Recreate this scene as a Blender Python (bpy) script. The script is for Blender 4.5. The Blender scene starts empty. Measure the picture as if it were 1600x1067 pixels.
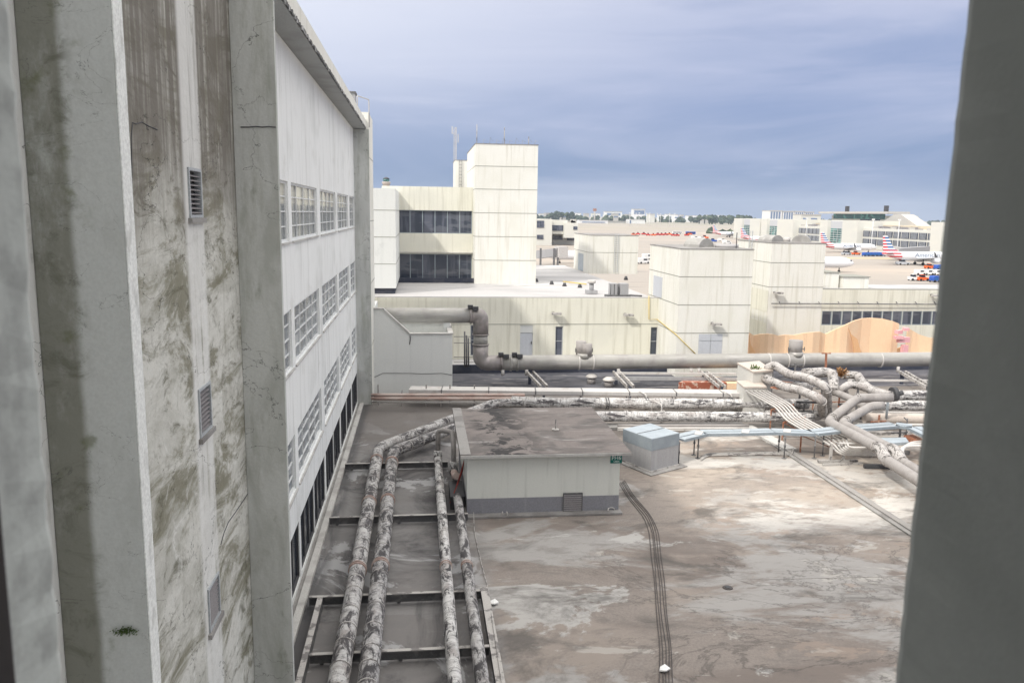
import bpy, math, random
from mathutils import Vector, Matrix
random.seed(7)
C=bpy.data.collections.new("scene"); S=bpy.context.scene; S.collection.children.link(C)
rad=math.radians
# ------------------------------------------------------------------ camera maths
YAW=rad(6.6);PT=rad(9.0);RO=.0144;F=1260.;CZ=12.
_sy,_cy,_sp,_cp=math.sin(YAW),math.cos(YAW),math.sin(PT),math.cos(PT)
FV=Vector((_sy*_cp,_cy*_cp,-_sp)); _r=Vector((_cy,-_sy,0)); _u=Vector((_sy*_sp,_cy*_sp,_cp))
RV=_r*math.cos(RO)+_u*math.sin(RO); UV_=_u*math.cos(RO)-_r*math.sin(RO)
def P(px,py,X=None,Y=None,z=None):
    d=FV+RV*((px-800)/F)+UV_*((533.5-py)/F)
    t=Y/d.y if Y is not None else (X/d.x if X is not None else (z-CZ)/d.z)
    return Vector((d.x*t,d.y*t,CZ+d.z*t))
# ------------------------------------------------------------------ materials
def lin(c):
    return tuple(((v/255)/12.92 if v/255<=.04045 else ((v/255+.055)/1.055)**2.4) for v in c)
M={}
def nn(nt,t,**k):
    n=nt.nodes.new(t)
    for a,b in k.items(): setattr(n,a,b)
    return n
def mat(name,base,rough=.8,layers=(),bump=0,bscale=8,metal=0,coord='pos',spec=.3,fine=.06,fscale=30):
    """layers: dicts c=colour s=(sx,sy,sz) lo hi a=amount det dis off rng=[(axis,a0,a1,b0,b1)]"""
    m=bpy.data.materials.new(name); m.use_nodes=True; nt=m.node_tree
    b=nt.nodes['Principled BSDF']; L=nt.links.new
    b.inputs['Roughness'].default_value=rough; b.inputs['Metallic'].default_value=metal
    b.inputs['Specular IOR Level'].default_value=spec
    if coord=='pos': src=nn(nt,'ShaderNodeNewGeometry').outputs['Position']
    else: src=nn(nt,'ShaderNodeTexCoord').outputs['UV' if coord=='uv' else 'Object']
    rgb=nn(nt,'ShaderNodeRGB'); rgb.outputs[0].default_value=(*base,1); cur=rgb.outputs[0]
    sep=None
    def noise(s,det=6,dis=0,off=0,rg=.55):
        mp=nn(nt,'ShaderNodeMapping'); mp.inputs['Scale'].default_value=s; mp.inputs['Location'].default_value=(off,off*.7,off*1.3)
        L(src,mp.inputs[0]); n=nn(nt,'ShaderNodeTexNoise'); n.inputs['Scale'].default_value=1
        n.inputs['Detail'].default_value=det; n.inputs['Distortion'].default_value=dis; n.inputs['Roughness'].default_value=rg
        L(mp.outputs[0],n.inputs['Vector']); return n.outputs['Fac']
    def mr(x,a,b2,lo=0,hi=1):
        n=nn(nt,'ShaderNodeMapRange',interpolation_type='SMOOTHSTEP'); n.inputs[1].default_value=a;n.inputs[2].default_value=b2
        n.inputs[3].default_value=lo;n.inputs[4].default_value=hi; L(x,n.inputs[0]); return n.outputs[0]
    def mul(x,y):
        n=nn(nt,'ShaderNodeMath',operation='MULTIPLY'); L(x,n.inputs[0])
        if isinstance(y,(int,float)): n.inputs[1].default_value=y
        else: L(y,n.inputs[1])
        return n.outputs[0]
    if fine:
        f=noise((fscale,)*3,4,0,3); fac=mul(mr(f,.3,.7),1)
        mx=nn(nt,'ShaderNodeMix',data_type='RGBA'); L(fac,mx.inputs[0])
        mx.inputs[6].default_value=(*[v*(1-fine*2) for v in base],1); mx.inputs[7].default_value=(*[min(1,v*(1+fine*2)) for v in base],1); cur=mx.outputs[2]
    for l in layers:
        if 's' in l:
            x=noise(l['s'],l.get('det',6),l.get('dis',0),l.get('off',0),l.get('rg',.55))
            if l.get('line'):   # thin contour line around a level
                d=nn(nt,'ShaderNodeMath',operation='SUBTRACT'); L(x,d.inputs[0]); d.inputs[1].default_value=l['lo']
                ab=nn(nt,'ShaderNodeMath',operation='ABSOLUTE'); L(d.outputs[0],ab.inputs[0]); fac=mr(ab.outputs[0],l['line'],0)
            else: fac=mr(x,l['lo'],l['hi'])
            fac=mul(fac,l.get('a',1))
        else:
            v=nn(nt,'ShaderNodeValue'); v.outputs[0].default_value=l.get('a',1); fac=v.outputs[0]
        for (ax,a0,a1) in l.get('rng',()):
            if sep is None: sep=nn(nt,'ShaderNodeSeparateXYZ'); L(src,sep.inputs[0])
            w=sep.outputs[ax]
            if l.get('warp'):
                ad=nn(nt,'ShaderNodeMath',operation='MULTIPLY_ADD'); L(noise((.6,.6,.6),4,0,9),ad.inputs[0]); ad.inputs[1].default_value=l['warp']; L(w,ad.inputs[2]); w=ad.outputs[0]
            fac=mul(fac,mr(w,a0,a1))
        mx=nn(nt,'ShaderNodeMix',data_type='RGBA'); L(fac,mx.inputs[0]); L(cur,mx.inputs[6]); mx.inputs[7].default_value=(*l['c'],1); cur=mx.outputs[2]
    L(cur,b.inputs['Base Color'])
    if bump:
        bp=nn(nt,'ShaderNodeBump'); bp.inputs['Strength'].default_value=bump; bp.inputs['Distance'].default_value=.03
        L(noise((bscale,)*3,6,0,5),bp.inputs['Height']); L(bp.outputs[0],b.inputs['Normal'])
    M[name]=m; return m
def streaks(c,a=.5,off=0,lo=.5,hi=.75): return dict(c=c,s=(3,3,.18),lo=lo,hi=hi,a=a,off=off,det=5)
cream=(.72,.705,.615); creamw=(.75,.74,.69)
mat('cream_wall',cream,.85,[streaks((.50,.48,.39),.6,0,.46,.7),dict(c=(.62,.61,.54),s=(.25,.25,.4),lo=.45,hi=.7,a=.5,off=4),streaks((.42,.42,.36),.35,11,.6,.8)],bump=.1)
mat('cream_tower',creamw,.85,[streaks((.54,.52,.44),.55,3,.48,.72),dict(c=(.66,.65,.57),s=(.3,.3,.3),lo=.45,hi=.7,a=.5,off=8),streaks((.45,.45,.4),.3,17,.62,.8)],bump=.1)
mat('joint',(.28,.28,.25),.9)
mat('facade_white',(.80,.81,.80),.8,[streaks((.30,.295,.26),.6,41,.62,.75),dict(c=(.5,.49,.45),s=(.8,.8,.8),lo=.55,hi=.7,a=.4,off=43,det=10,rg=.7),streaks((.50,.51,.49),.5,2),streaks((.36,.36,.33),.45,7,.6,.78),dict(c=(.58,.59,.57),s=(.4,.4,.5),lo=.5,hi=.7,a=.5,off=3)],bump=.12,bscale=5)
grn=(.20,.205,.165); brn=(.12,.11,.10)
mat('stained_wall',(.64,.635,.59),.9,[
  dict(c=(.44,.435,.39),s=(.9,.45,1.0),lo=.40,hi=.62,a=.75,off=1,dis=.5,det=12,rg=.72),
  dict(c=(.20,.19,.135),s=(.9,.38,1.05),lo=.46,hi=.60,a=.88,off=21,dis=.6,det=12,rg=.72),
  dict(c=(.10,.095,.06),s=(1.6,.9,2.4),lo=.52,hi=.66,a=.8,off=5,dis=.7,det=12,rg=.75),
  dict(c=(.22,.21,.18),s=(6,5,6),lo=.52,hi=.7,a=.45,off=55,dis=.6,det=10,rg=.7),
  dict(c=(.76,.76,.73),s=(2.2,1.2,1.6),lo=.57,hi=.68,a=.6,off=13,det=12,dis=.8,rg=.7),
  dict(c=(.25,.25,.20),s=(4,3,.35),lo=.55,hi=.75,a=.45,off=31,det=7),
  dict(c=(.15,.135,.115),s=(5,5,.22),lo=.22,hi=.55,a=.9,off=6,det=9,rg=.65,rng=[(2,12.0,14.6)],warp=2.6),
  dict(c=(.76,.76,.74),s=(4,6,.3),lo=.2,hi=.5,a=.75,off=2,rng=[(1,14.1,14.35),(1,15.45,15.25)]),
  dict(c=(.76,.76,.74),s=(4,4,.6),lo=.2,hi=.5,a=.9,off=9,rng=[(1,10.5,10.05)]),
  dict(c=(.04,.04,.035),s=(.4,.35,.55),lo=.5,hi=.5,line=.0022,a=.9,off=17,dis=.3,det=7)],fine=.02,bump=.5,bscale=6)
mat('fin_grey',(.56,.57,.55),.85,[dict(c=(.40,.41,.38),s=(1.2,1,.35),lo=.42,hi=.66,a=.8,off=3,det=9,dis=.5,rg=.65),dict(c=(.30,.31,.26),s=(3,1,.5),lo=.5,hi=.7,a=.5,off=43,det=10,rg=.7),dict(c=(.05,.05,.05),s=(.4,.4,.55),lo=.5,hi=.5,line=.0025,a=.8,off=77,dis=.3,det=8),dict(c=(.19,.20,.15),s=(2,2,.9),lo=.62,hi=.74,a=.6,off=8)],fine=.02,bump=.3)
mat('fin_near',(.52,.535,.52),.9,[
  dict(c=(.42,.43,.41),s=(2,2,1.2),lo=.45,hi=.7,a=.6,off=63,det=10,rg=.7),
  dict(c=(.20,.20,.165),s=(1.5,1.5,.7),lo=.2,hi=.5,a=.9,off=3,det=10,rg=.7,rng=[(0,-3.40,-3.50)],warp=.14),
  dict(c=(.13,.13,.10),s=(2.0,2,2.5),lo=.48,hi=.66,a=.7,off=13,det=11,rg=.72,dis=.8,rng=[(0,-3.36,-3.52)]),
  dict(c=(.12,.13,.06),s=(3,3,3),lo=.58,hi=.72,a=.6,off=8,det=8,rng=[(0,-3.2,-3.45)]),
  dict(c=(.05,.05,.05),s=(.9,.9,1.2),lo=.5,hi=.5,line=.0018,a=.6,off=27,dis=.6,det=8)],fine=.02,bump=.3)
mat('fin_edge',(.76,.77,.75),.8,[dict(c=(.45,.45,.43),s=(4,4,1.6),lo=.55,hi=.68,a=.6,off=3,det=8)],bump=.3)
mat('soffit',(.36,.37,.37),.85,[dict(c=(.25,.25,.25),s=(.5,.5,.5),lo=.5,hi=.7,a=.6)],bump=.05)
mat('drip',(.10,.10,.10),.9,[dict(c=(.45,.45,.45),s=(2.5,2.5,2.5),lo=.5,hi=.6,a=1)])
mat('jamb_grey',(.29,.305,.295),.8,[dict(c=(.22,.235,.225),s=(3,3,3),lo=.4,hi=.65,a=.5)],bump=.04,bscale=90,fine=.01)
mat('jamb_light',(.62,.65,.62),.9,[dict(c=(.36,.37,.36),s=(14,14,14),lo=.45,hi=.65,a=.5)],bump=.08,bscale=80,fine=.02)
mat('black_rubber',(.012,.010,.014),.5)
mat('deck',(.24,.21,.19),.85,[
  dict(c=(.17,.143,.128),s=(.10,.20,.3),lo=.42,hi=.6,a=.85,off=2,dis=.4,det=13,rg=.66),
  dict(c=(.29,.25,.22),s=(.13,.24,.3),lo=.5,hi=.62,a=.75,off=40,dis=.4,det=13,rg=.66),
  dict(c=(.33,.32,.31),s=(.10,.17,.2),lo=.50,hi=.56,a=.85,off=92,dis=.6,det=14,rg=.66),
  dict(c=(.42,.41,.395),s=(.085,.15,.2),lo=.545,hi=.565,a=.85,off=12,dis=.7,det=14,rg=.66),
  dict(c=(.42,.40,.37),s=(.35,.7,.3),lo=.60,hi=.62,a=.6,off=52,dis=.5,det=14,rg=.66),
  dict(c=(.50,.43,.36),s=(.12,.2,.2),lo=.3,hi=.62,a=.6,off=71,det=10,dis=.3,rg=.7,rng=[(0,9.0,13),(1,27,33)]),  # sunlight painted in: tan tone only on the lit open deck
  dict(c=(.58,.56,.53),s=(.085,.15,.2),lo=.52,hi=.56,a=.7,off=75,det=14,dis=.7,rg=.66,rng=[(0,8.5,12),(1,26,31)]),  # pale patches held to the lit area, sun brightness in the colour
  dict(c=(.30,.24,.20),s=(.3,.5,.2),lo=.57,hi=.6,a=.6,off=175,det=14,dis=.5,rg=.7,rng=[(0,8.5,12)]),
  dict(c=(.075,.068,.064),s=(.14,.2,.2),lo=.48,hi=.5,line=.014,a=.6,off=33,dis=.8,det=13,rg=.68,rng=[(0,3,8),(1,29.5,25.5)]),
  dict(c=(.085,.08,.075),s=(.22,.40,.2),lo=.51,hi=.66,a=.75,off=23,dis=.6,det=13,rg=.68),
  dict(c=(.15,.135,.125),s=(.9,1.9,1),lo=.50,hi=.64,a=.5,off=29,dis=.5,det=13,rg=.75),
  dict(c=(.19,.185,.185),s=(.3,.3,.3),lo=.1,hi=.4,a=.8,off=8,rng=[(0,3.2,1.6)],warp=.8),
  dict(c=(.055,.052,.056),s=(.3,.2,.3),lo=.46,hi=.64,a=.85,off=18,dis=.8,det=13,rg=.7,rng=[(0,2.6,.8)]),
  dict(c=(.40,.40,.405),s=(.2,.2,.3),lo=.55,hi=.58,a=.8,off=88,dis=.8,det=13,rg=.66,rng=[(0,2.5,1.5)]),
  dict(c=(.15,.135,.125),s=(.4,.5,.3),lo=.2,hi=.5,a=.8,off=15,det=10,rng=[(1,41.5,43.5)],warp=1.5),  # dirty membrane, darkened also for the shadow under the pipe tangle
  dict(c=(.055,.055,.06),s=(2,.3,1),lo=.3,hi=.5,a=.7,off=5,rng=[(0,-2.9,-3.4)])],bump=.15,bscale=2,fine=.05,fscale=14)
mat('shed_roof',(.21,.185,.175),.9,[
  dict(c=(.13,.12,.115),s=(.35,.7,.3),lo=.48,hi=.62,a=.85,off=2,dis=1,det=9),
  dict(c=(.36,.34,.33),s=(.3,.8,.3),lo=.58,hi=.68,a=.7,off=19,dis=1,det=9),
  dict(c=(.03,.03,.032),s=(.9,.8,.8),lo=.47,hi=.52,a=.9,off=14,dis=.8,det=11,rg=.65,rng=[(0,2.0,2.9),(0,5.6,3.6)]),dict(c=(.10,.09,.088),s=(.5,1.6,.3),lo=.5,hi=.66,a=.7,off=44,dis=.5,det=12,rg=.7),dict(c=(.30,.275,.26),s=(.8,2.0,.3),lo=.55,hi=.66,a=.5,off=64,dis=.5,det=12,rg=.7)],bump=.3)
mat('shed_wall',(.68,.69,.645),.85,[streaks((.46,.47,.43),.6,4,.5,.72),streaks((.30,.30,.28),.5,14,.6,.8),dict(c=(.66,.67,.64),s=(1,1,.4),lo=.55,hi=.7,a=.5,off=7)],fine=.015,bump=.1)
mat('shed_base',(.25,.25,.275),.8,[streaks((.36,.36,.37),.4,4)],bump=.1)
mat('curb',(.30,.29,.28),.9,[dict(c=(.18,.17,.165),s=(1,1,1),lo=.45,hi=.65,a=.7,off=3)],bump=.2)
mat('deck_grey',(.30,.285,.27),.9,[dict(c=(.27,.255,.25),s=(1,1,1),lo=.45,hi=.65,a=.7,off=3)],bump=.2)
mat('cable_brown',(.09,.08,.078),.7)
mat('curb_light',(.50,.49,.47),.85,[dict(c=(.33,.31,.3),s=(1,1,1),lo=.5,hi=.65,a=.7,off=3)],bump=.2)
def pipe_mat(name,base,grime,lo,hi,off,a=.95):
    mat(name,base,.75,[
      dict(c=(.33,.32,.315),s=(12,1.0,1),lo=.42,hi=.66,a=.75,off=off+3,det=7,rg=.65),
      dict(c=(.23,.195,.18),s=(1.0,2.0,1),lo=.5,hi=.62,a=.6,off=off+7,det=12,rg=.75),
      dict(c=(.16,.15,.15),s=(3.5,3.5,1),lo=lo-.01,hi=hi+.04,a=.7,off=off+19,det=13,dis=.8,rg=.8),
      dict(c=grime,s=(1.1,3.0,1),lo=lo,hi=hi+.015,a=a,off=off,det=14,dis=.7,rg=.8),
      dict(c=(.07,.065,.07),s=(22,1.2,1),lo=.60,hi=.68,a=.8,off=off+11,det=5)],bump=.6,bscale=12,coord='uv')
pipe_mat('jacket',(.52,.51,.50),(.055,.05,.053),.495,.545,2)
pipe_mat('jacket_b',(.47,.46,.455),(.045,.042,.045),.475,.525,13)
pipe_mat('jacket_c',(.62,.61,.60),(.04,.037,.04),.51,.545,31)
pipe_mat('jacket_run',(.64,.63,.62),(.06,.055,.06),.515,.55,5)
pipe_mat('jacket_white',(.50,.475,.46),(.07,.065,.06),.525,.575,44)
mat('grey_pipe',(.32,.30,.29),.6,[dict(c=(.23,.21,.20),s=(2,2,2),lo=.45,hi=.7,a=.6,off=2),dict(c=(.42,.39,.37),s=(6,6,6),lo=.6,hi=.7,a=.5,off=9)],bump=.1)
mat('duct_metal',(.36,.35,.33),.5,[dict(c=(.26,.245,.24),s=(1,1,1),lo=.45,hi=.7,a=.6,off=2),dict(c=(.55,.53,.52),s=(.4,3,3),lo=.5,hi=.7,a=.5,off=12)],metal=.25,bump=.05)
mat('duct_elbow',(.28,.26,.25),.5,[dict(c=(.45,.4,.4),s=(2,2,2),lo=.45,hi=.7,a=.6,off=2)],metal=.3)
mat('white_metal',(.54,.52,.50),.6,[dict(c=(.42,.38,.35),s=(2,2,2),lo=.55,hi=.7,a=.7,off=2)])
mat('galv',(.42,.47,.51),.45,[dict(c=(.34,.39,.43),s=(1.5,1.5,1.5),lo=.45,hi=.65,a=.6,off=4)],metal=.35)
mat('galv_dark',(.27,.31,.345),.55,[dict(c=(.33,.37,.40),s=(1.5,1.5,1.5),lo=.45,hi=.65,a=.6,off=4)],metal=.2)
mat('galv_wall',(.36,.36,.37),.65,[streaks((.46,.46,.47),.6,4),streaks((.26,.26,.27),.5,9)],metal=.1)
mat('steel',(.15,.15,.155),.6,[dict(c=(.30,.29,.28),s=(3,3,3),lo=.5,hi=.65,a=.6,off=4)],metal=.3)
mat('steel_light',(.44,.42,.40),.7,[dict(c=(.13,.12,.12),s=(3,3,3),lo=.5,hi=.6,a=.8,off=4,det=9)],bump=.2)
mat('rust',(.33,.14,.085),.85,[dict(c=(.55,.38,.28),s=(5,5,5),lo=.5,hi=.65,a=.7,off=4)])
mat('rusty_pipe',(.42,.30,.26),.8,[dict(c=(.55,.47,.43),s=(1,3,3),lo=.45,hi=.6,a=.8,off=4)])
mat('red_cloth',(.30,.055,.045),.8,[dict(c=(.12,.03,.03),s=(4,4,4),lo=.5,hi=.65,a=.7,off=4)])
mat('dark_navy',(.045,.052,.075),.7,[dict(c=(.09,.09,.11),s=(.8,.8,.8),lo=.5,hi=.65,a=.7,off=4)])
mat('membrane_shade',(.11,.11,.125),.8,[dict(c=(.05,.052,.065),s=(.4,.8,.8),lo=.45,hi=.6,a=.8,off=4,dis=1),dict(c=(.26,.25,.25),s=(.3,1.5,1),lo=.6,hi=.63,a=.8,off=14,dis=1)])  # waterproof membrane colour with the duct shadow mixed in
mat('low_roof',(.44,.43,.43),.85,[dict(c=(.31,.305,.31),s=(.08,.14,.1),lo=.45,hi=.62,a=.7,off=4,dis=1),dict(c=(.58,.57,.56),s=(.06,.12,.1),lo=.55,hi=.6,a=.7,off=24,dis=1),dict(c=(.22,.21,.21),s=(.12,.5,.1),lo=.66,hi=.7,a=.7,off=64,dis=.6)])
mat('stair_wall',(.66,.67,.655),.8,[streaks((.54,.55,.54),.4,3),dict(c=(.33,.35,.36),s=(.5,.5,.5),lo=.6,hi=.75,a=.4,off=8)],bump=.1)
mat('orange',(.80,.57,.38),.8,[streaks((.60,.42,.28),.5,3),dict(c=(.82,.66,.48),s=(.5,.5,.5),lo=.5,hi=.7,a=.5,off=8)])
mat('orange_dark',(.72,.43,.23),.7)
mat('pink',(.78,.42,.44),.7)
mat('concrete_box',(.60,.59,.56),.85,[streaks((.5,.49,.45),.4,3)])
mat('concrete_slab',(.52,.46,.41),.9,[dict(c=(.4,.36,.33),s=(1,1,1),lo=.5,hi=.7,a=.6,off=8)])
mat('brick_red',(.33,.11,.07),.9,[dict(c=(.6,.5,.42),s=(2.5,4,3),lo=.5,hi=.56,a=.8,off=8)])
mat('yellow',(.66,.50,.16),.6)
mat('green_sign',(.012,.16,.13),.5); mat('sign_white',(.8,.85,.83),.5)
mat('door_grey',(.52,.54,.58),.6,[streaks((.42,.44,.47),.5,3)])
mat('glass_dark',(.022,.028,.042),.15,spec=.3,fine=0)
mat('glass_band',(.05,.06,.085),.12,[dict(c=(.13,.14,.18),s=(1.2,1.2,.12),lo=.5,hi=.6,a=.7,off=3),dict(c=(.16,.17,.2),s=(.3,.3,1.2),lo=.52,hi=.58,a=.5,off=13)],spec=.6,fine=0)
mat('glass_blind',(.24,.265,.285),.25,[dict(c=(.15,.165,.18),s=(.8,.8,1.2),lo=.46,hi=.55,a=.9,off=3,det=3),dict(c=(.52,.54,.55),s=(.5,.5,2.5),lo=.55,hi=.6,a=.6,off=23,det=3)],spec=.5,fine=0)
mat('glass_painted_reflection',(.62,.60,.50),.2,[dict(c=(.16,.17,.18),s=(.5,.5,.5),lo=.5,hi=.52,a=.6,off=3),dict(c=(.13,.15,.165),s=(2,.7,.1),lo=.3,hi=.4,a=.95,off=7,rng=[(2,12.25,12.15)])],spec=.5,fine=0)  # reflection painted on: cream building above, dark band below
mat('green_glass',(.02,.11,.10),.2,[dict(c=(.10,.32,.28),s=(.2,.2,.2),lo=.5,hi=.6,a=.8,off=3),dict(c=(.02,.05,.06),s=(.1,.3,.5),lo=.55,hi=.6,a=.7,off=8)],spec=.6,fine=0)
mat('frame_white',(.72,.73,.73),.6); mat('frame_grey',(.40,.42,.44),.6)
mat('louvre',(.26,.245,.25),.6); mat('dark_metal',(.07,.07,.075),.6)
mat('white_paint',(.78,.78,.77),.6); mat('terminal_white',(.64,.635,.585),.85,[dict(c=(.68,.67,.60),s=(.05,.05,.2),lo=.45,hi=.65,a=.6)],fine=0)
mat('terminal_grey',(.52,.53,.55),.8,fine=0); mat('terminal_roof',(.60,.52,.40),.9,fine=0); mat('roof_pale',(.48,.46,.43),.8,fine=0)
mat('aircraft_white',(.80,.81,.83),.35,spec=.5,fine=0); mat('silver',(.58,.60,.63),.4,metal=.3,fine=0)
mat('livery_red',(.65,.03,.04),.5,fine=0); mat('livery_blue',(.03,.13,.36),.5,fine=0); mat('lettering',(.22,.26,.33),.5,fine=0)
mat('tug_red',(.62,.05,.04),.5,fine=0); mat('tug_orange',(.80,.14,.03),.5,fine=0); mat('tug_blue',(.03,.10,.42),.5,fine=0); mat('tyre',(.02,.02,.02),.8,fine=0)
mat('foliage',(.035,.055,.045),.9,[dict(c=(.12,.15,.09),s=(.06,.06,.15),lo=.45,hi=.6,a=.8)],fine=0)
mat('leaf',(.09,.14,.04),.8,fine=0); mat('dry_leaf',(.30,.17,.08),.9,fine=0)
mat('blue_glass',(.16,.22,.34),.3,fine=0)
mat('ground_mat',(.36,.32,.28),.9,[
  dict(c=(.33,.30,.27),s=(.006,.02,.01),lo=.45,hi=.6,a=.7,off=3,det=7),
  dict(c=(.44,.375,.315),s=(.004,.012,.01),lo=.5,hi=.65,a=.8,off=13,det=7),
  dict(c=(.20,.19,.18),s=(.02,.09,.01),lo=.6,hi=.68,a=.7,off=53,det=6),
  dict(c=(.34,.31,.24),s=(.0006,.011,.01),lo=.50,hi=.57,a=.9,off=23,det=4,rng=[(1,900,1100)]),
  dict(c=(.20,.22,.16),s=(.0008,.02,.01),lo=.53,hi=.6,a=.9,off=33,det=4,rng=[(1,1300,1700)])],fine=0)
# ------------------------------------------------------------------ mesh building
ORG={}
def tag(o,label=None,cat=None,group=None,kind=None):
    if label:o['label']=label
    if cat:o['category']=cat
    if group:o['group']=group
    if kind:o['kind']=kind
    return o
def thing(name,label,cat,loc=(0,0,0),group=None):
    o=bpy.data.objects.new(name,None); C.objects.link(o); o.location=loc; o.empty_display_size=.2
    ORG[o.name]=Vector(loc); return tag(o,label,cat,group)
class MB:
    def __init__(s): s.v=[];s.f=[];s.uv=[];s.sm=[]
    def face(s,idx,uv=None,sm=False): s.f.append(idx); s.uv.append(uv); s.sm.append(sm)
    def quad(s,*p):
        n=len(s.v); s.v+= [Vector(q) for q in p]; s.face(list(range(n,n+len(p)))); return s
    def hexa(s,p,top=None):
        n=len(s.v); s.v+=[Vector(q) for q in p]
        for f in ((3,2,1,0),(4,5,6,7),(0,1,5,4),(1,2,6,5),(2,3,7,6),(3,0,4,7)): s.face([n+i for i in f])
        return s
    def box(s,x0,x1,y0,y1,z0,z1):
        return s.hexa([(x0,y0,z0),(x1,y0,z0),(x1,y1,z0),(x0,y1,z0),(x0,y0,z1),(x1,y0,z1),(x1,y1,z1),(x0,y1,z1)])
    def obox(s,c,d,rz=0):
        cx,cy,cz=c; dx,dy,dz=d; ca,sa=math.cos(rz),math.sin(rz)
        pts=[]
        for z in (cz,cz+dz):
            for (x,y) in ((-dx/2,-dy/2),(dx/2,-dy/2),(dx/2,dy/2),(-dx/2,dy/2)): pts.append((cx+x*ca-y*sa,cy+x*sa+y*ca,z))
        return s.hexa(pts)
    def prism(s,poly,z0,z1):
        n=len(s.v);k=len(poly)
        s.v+=[Vector((x,y,z0)) for x,y in poly]+[Vector((x,y,z1)) for x,y in poly]
        s.face([n+i for i in range(k)][::-1]); s.face([n+k+i for i in range(k)])
        for i in range(k): j=(i+1)%k; s.face([n+i,n+j,n+k+j,n+k+i])
        return s
    def slab(s,poly,d):   # 3-D outline extruded along vector d
        n=len(s.v);k=len(poly); d=Vector(d)
        s.v+=[Vector(p) for p in poly]+[Vector(p)+d for p in poly]
        s.face([n+i for i in range(k)][::-1]); s.face([n+k+i for i in range(k)])
        for i in range(k): j=(i+1)%k; s.face([n+i,n+j,n+k+j,n+k+i])
        return s
    def bar(s,a,b,w,h=None):   # rectangular bar
        a=Vector(a);b=Vector(b);h=h or w;d=(b-a).normalized()
        up=Vector((0,0,1)) if abs(d.z)<.9 else Vector((0,1,0)); r=d.cross(up).normalized(); u=r.cross(d)
        q=[-r*w/2-u*h/2, r*w/2-u*h/2, r*w/2+u*h/2, -r*w/2+u*h/2]
        p=[a+x for x in q]+[b+x for x in q]
        n=len(s.v); s.v+=p
        for f in ((0,1,2,3),(7,6,5,4),(4,5,1,0),(5,6,2,1),(6,7,3,2),(7,4,0,3)): s.face([n+i for i in f])
        return s
    def tube(s,path,r,seg=14,cap=True,wob=0,fillet=0,sub=0):
        path=[Vector(p) for p in path]
        if fillet:
            np_=[path[0]]
            for i in range(1,len(path)-1):
                a,b,c=path[i-1:i+2]; t=min(fillet,(a-b).length*.45,(c-b).length*.45)
                p0=b+(a-b).normalized()*t; p1=b+(c-b).normalized()*t
                for k in range(7):
                    q=k/6; np_.append(p0*(1-q)**2+b*2*q*(1-q)+p1*q*q)
            np_.append(path[-1]); path=np_
        if sub:
            o=[path[0]]
            for a,b in zip(path,path[1:]):
                m=max(1,int((b-a).length/sub))
                for k in range(1,m+1): o.append(a.lerp(b,k/m))
            path=o
        n0=len(s.v); rings=len(path); L=0; lens=[0]
        for a,b in zip(path,path[1:]): L+=(b-a).length; lens.append(L)
        pr=None
        for i,p in enumerate(path):
            t=((path[min(i+1,rings-1)]-path[max(i-1,0)])).normalized()
            if pr is None:
                up=Vector((0,0,1)) if abs(t.z)<.9 else Vector((0,1,0)); x=t.cross(up).normalized()
            else: x=(pr-t*pr.dot(t)).normalized()
            pr=x; y=x.cross(t)
            rr=(r[i] if isinstance(r,list) else r)
            for k in range(seg):
                a=2*math.pi*k/seg; q=rr*(1+(random.uniform(-wob,wob) if wob else 0))
                s.v.append(p+x*math.cos(a)*q+y*math.sin(a)*q)
        R=max(r) if isinstance(r,list) else r
        for i in range(rings-1):
            for k in range(seg):
                k2=(k+1)%seg; a=n0+i*seg
                c=2*math.pi*R/seg
                s.face([a+k,a+seg+k,a+seg+k2,a+k2],[(lens[i],k*c),(lens[i+1],k*c),(lens[i+1],(k+1)*c),(lens[i],(k+1)*c)],True)
        if cap:
            s.face([n0+k for k in range(seg)]); s.face([n0+(rings-1)*seg+k for k in range(seg)][::-1])
        return s
    def cyl(s,a,b,r,seg=16): return s.tube([a,b],r,seg)
    def build(s,name,m,parent=None,bevel=0,label=None):
        me=bpy.data.meshes.new(name)
        org=ORG[parent.name] if parent is not None else Vector((0,0,0))
        me.from_pydata([v-org for v in s.v],[],s.f)
        uvl=me.uv_layers.new(name='UVMap')
        for p,uv in zip(me.polygons,s.uv):
            if uv:
                for li,u in zip(p.loop_indices,uv): uvl.data[li].uv=u
        me.polygons.foreach_set('use_smooth',s.sm)
        me.materials.append(M[m]); me.update()
        o=bpy.data.objects.new(name,me); C.objects.link(o)
        if parent is not None: o.parent=parent; ORG[o.name]=org
        else: ORG[o.name]=Vector((0,0,0))
        if bevel:
            b=o.modifiers.new('bevel','BEVEL'); b.width=bevel; b.segments=2; b.limit_method='ANGLE'
        if label:o['label']=label
        return o
def single(mb,name,m,label,cat,group=None,bevel=0):
    c=sum(mb.v,Vector())/len(mb.v); base=Vector((c.x,c.y,min(v.z for v in mb.v)))
    for i,v in enumerate(mb.v): mb.v[i]=v-base
    o=mb.build(name,m,None,bevel); o.location=base; ORG[o.name]=base
    return tag(o,label,cat,group)
def copy_tree(o,parent=None):
    c=o.copy(); C.objects.link(c); c.parent=parent
    for ch in list(o.children): copy_tree(ch,c)
    return c
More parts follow.
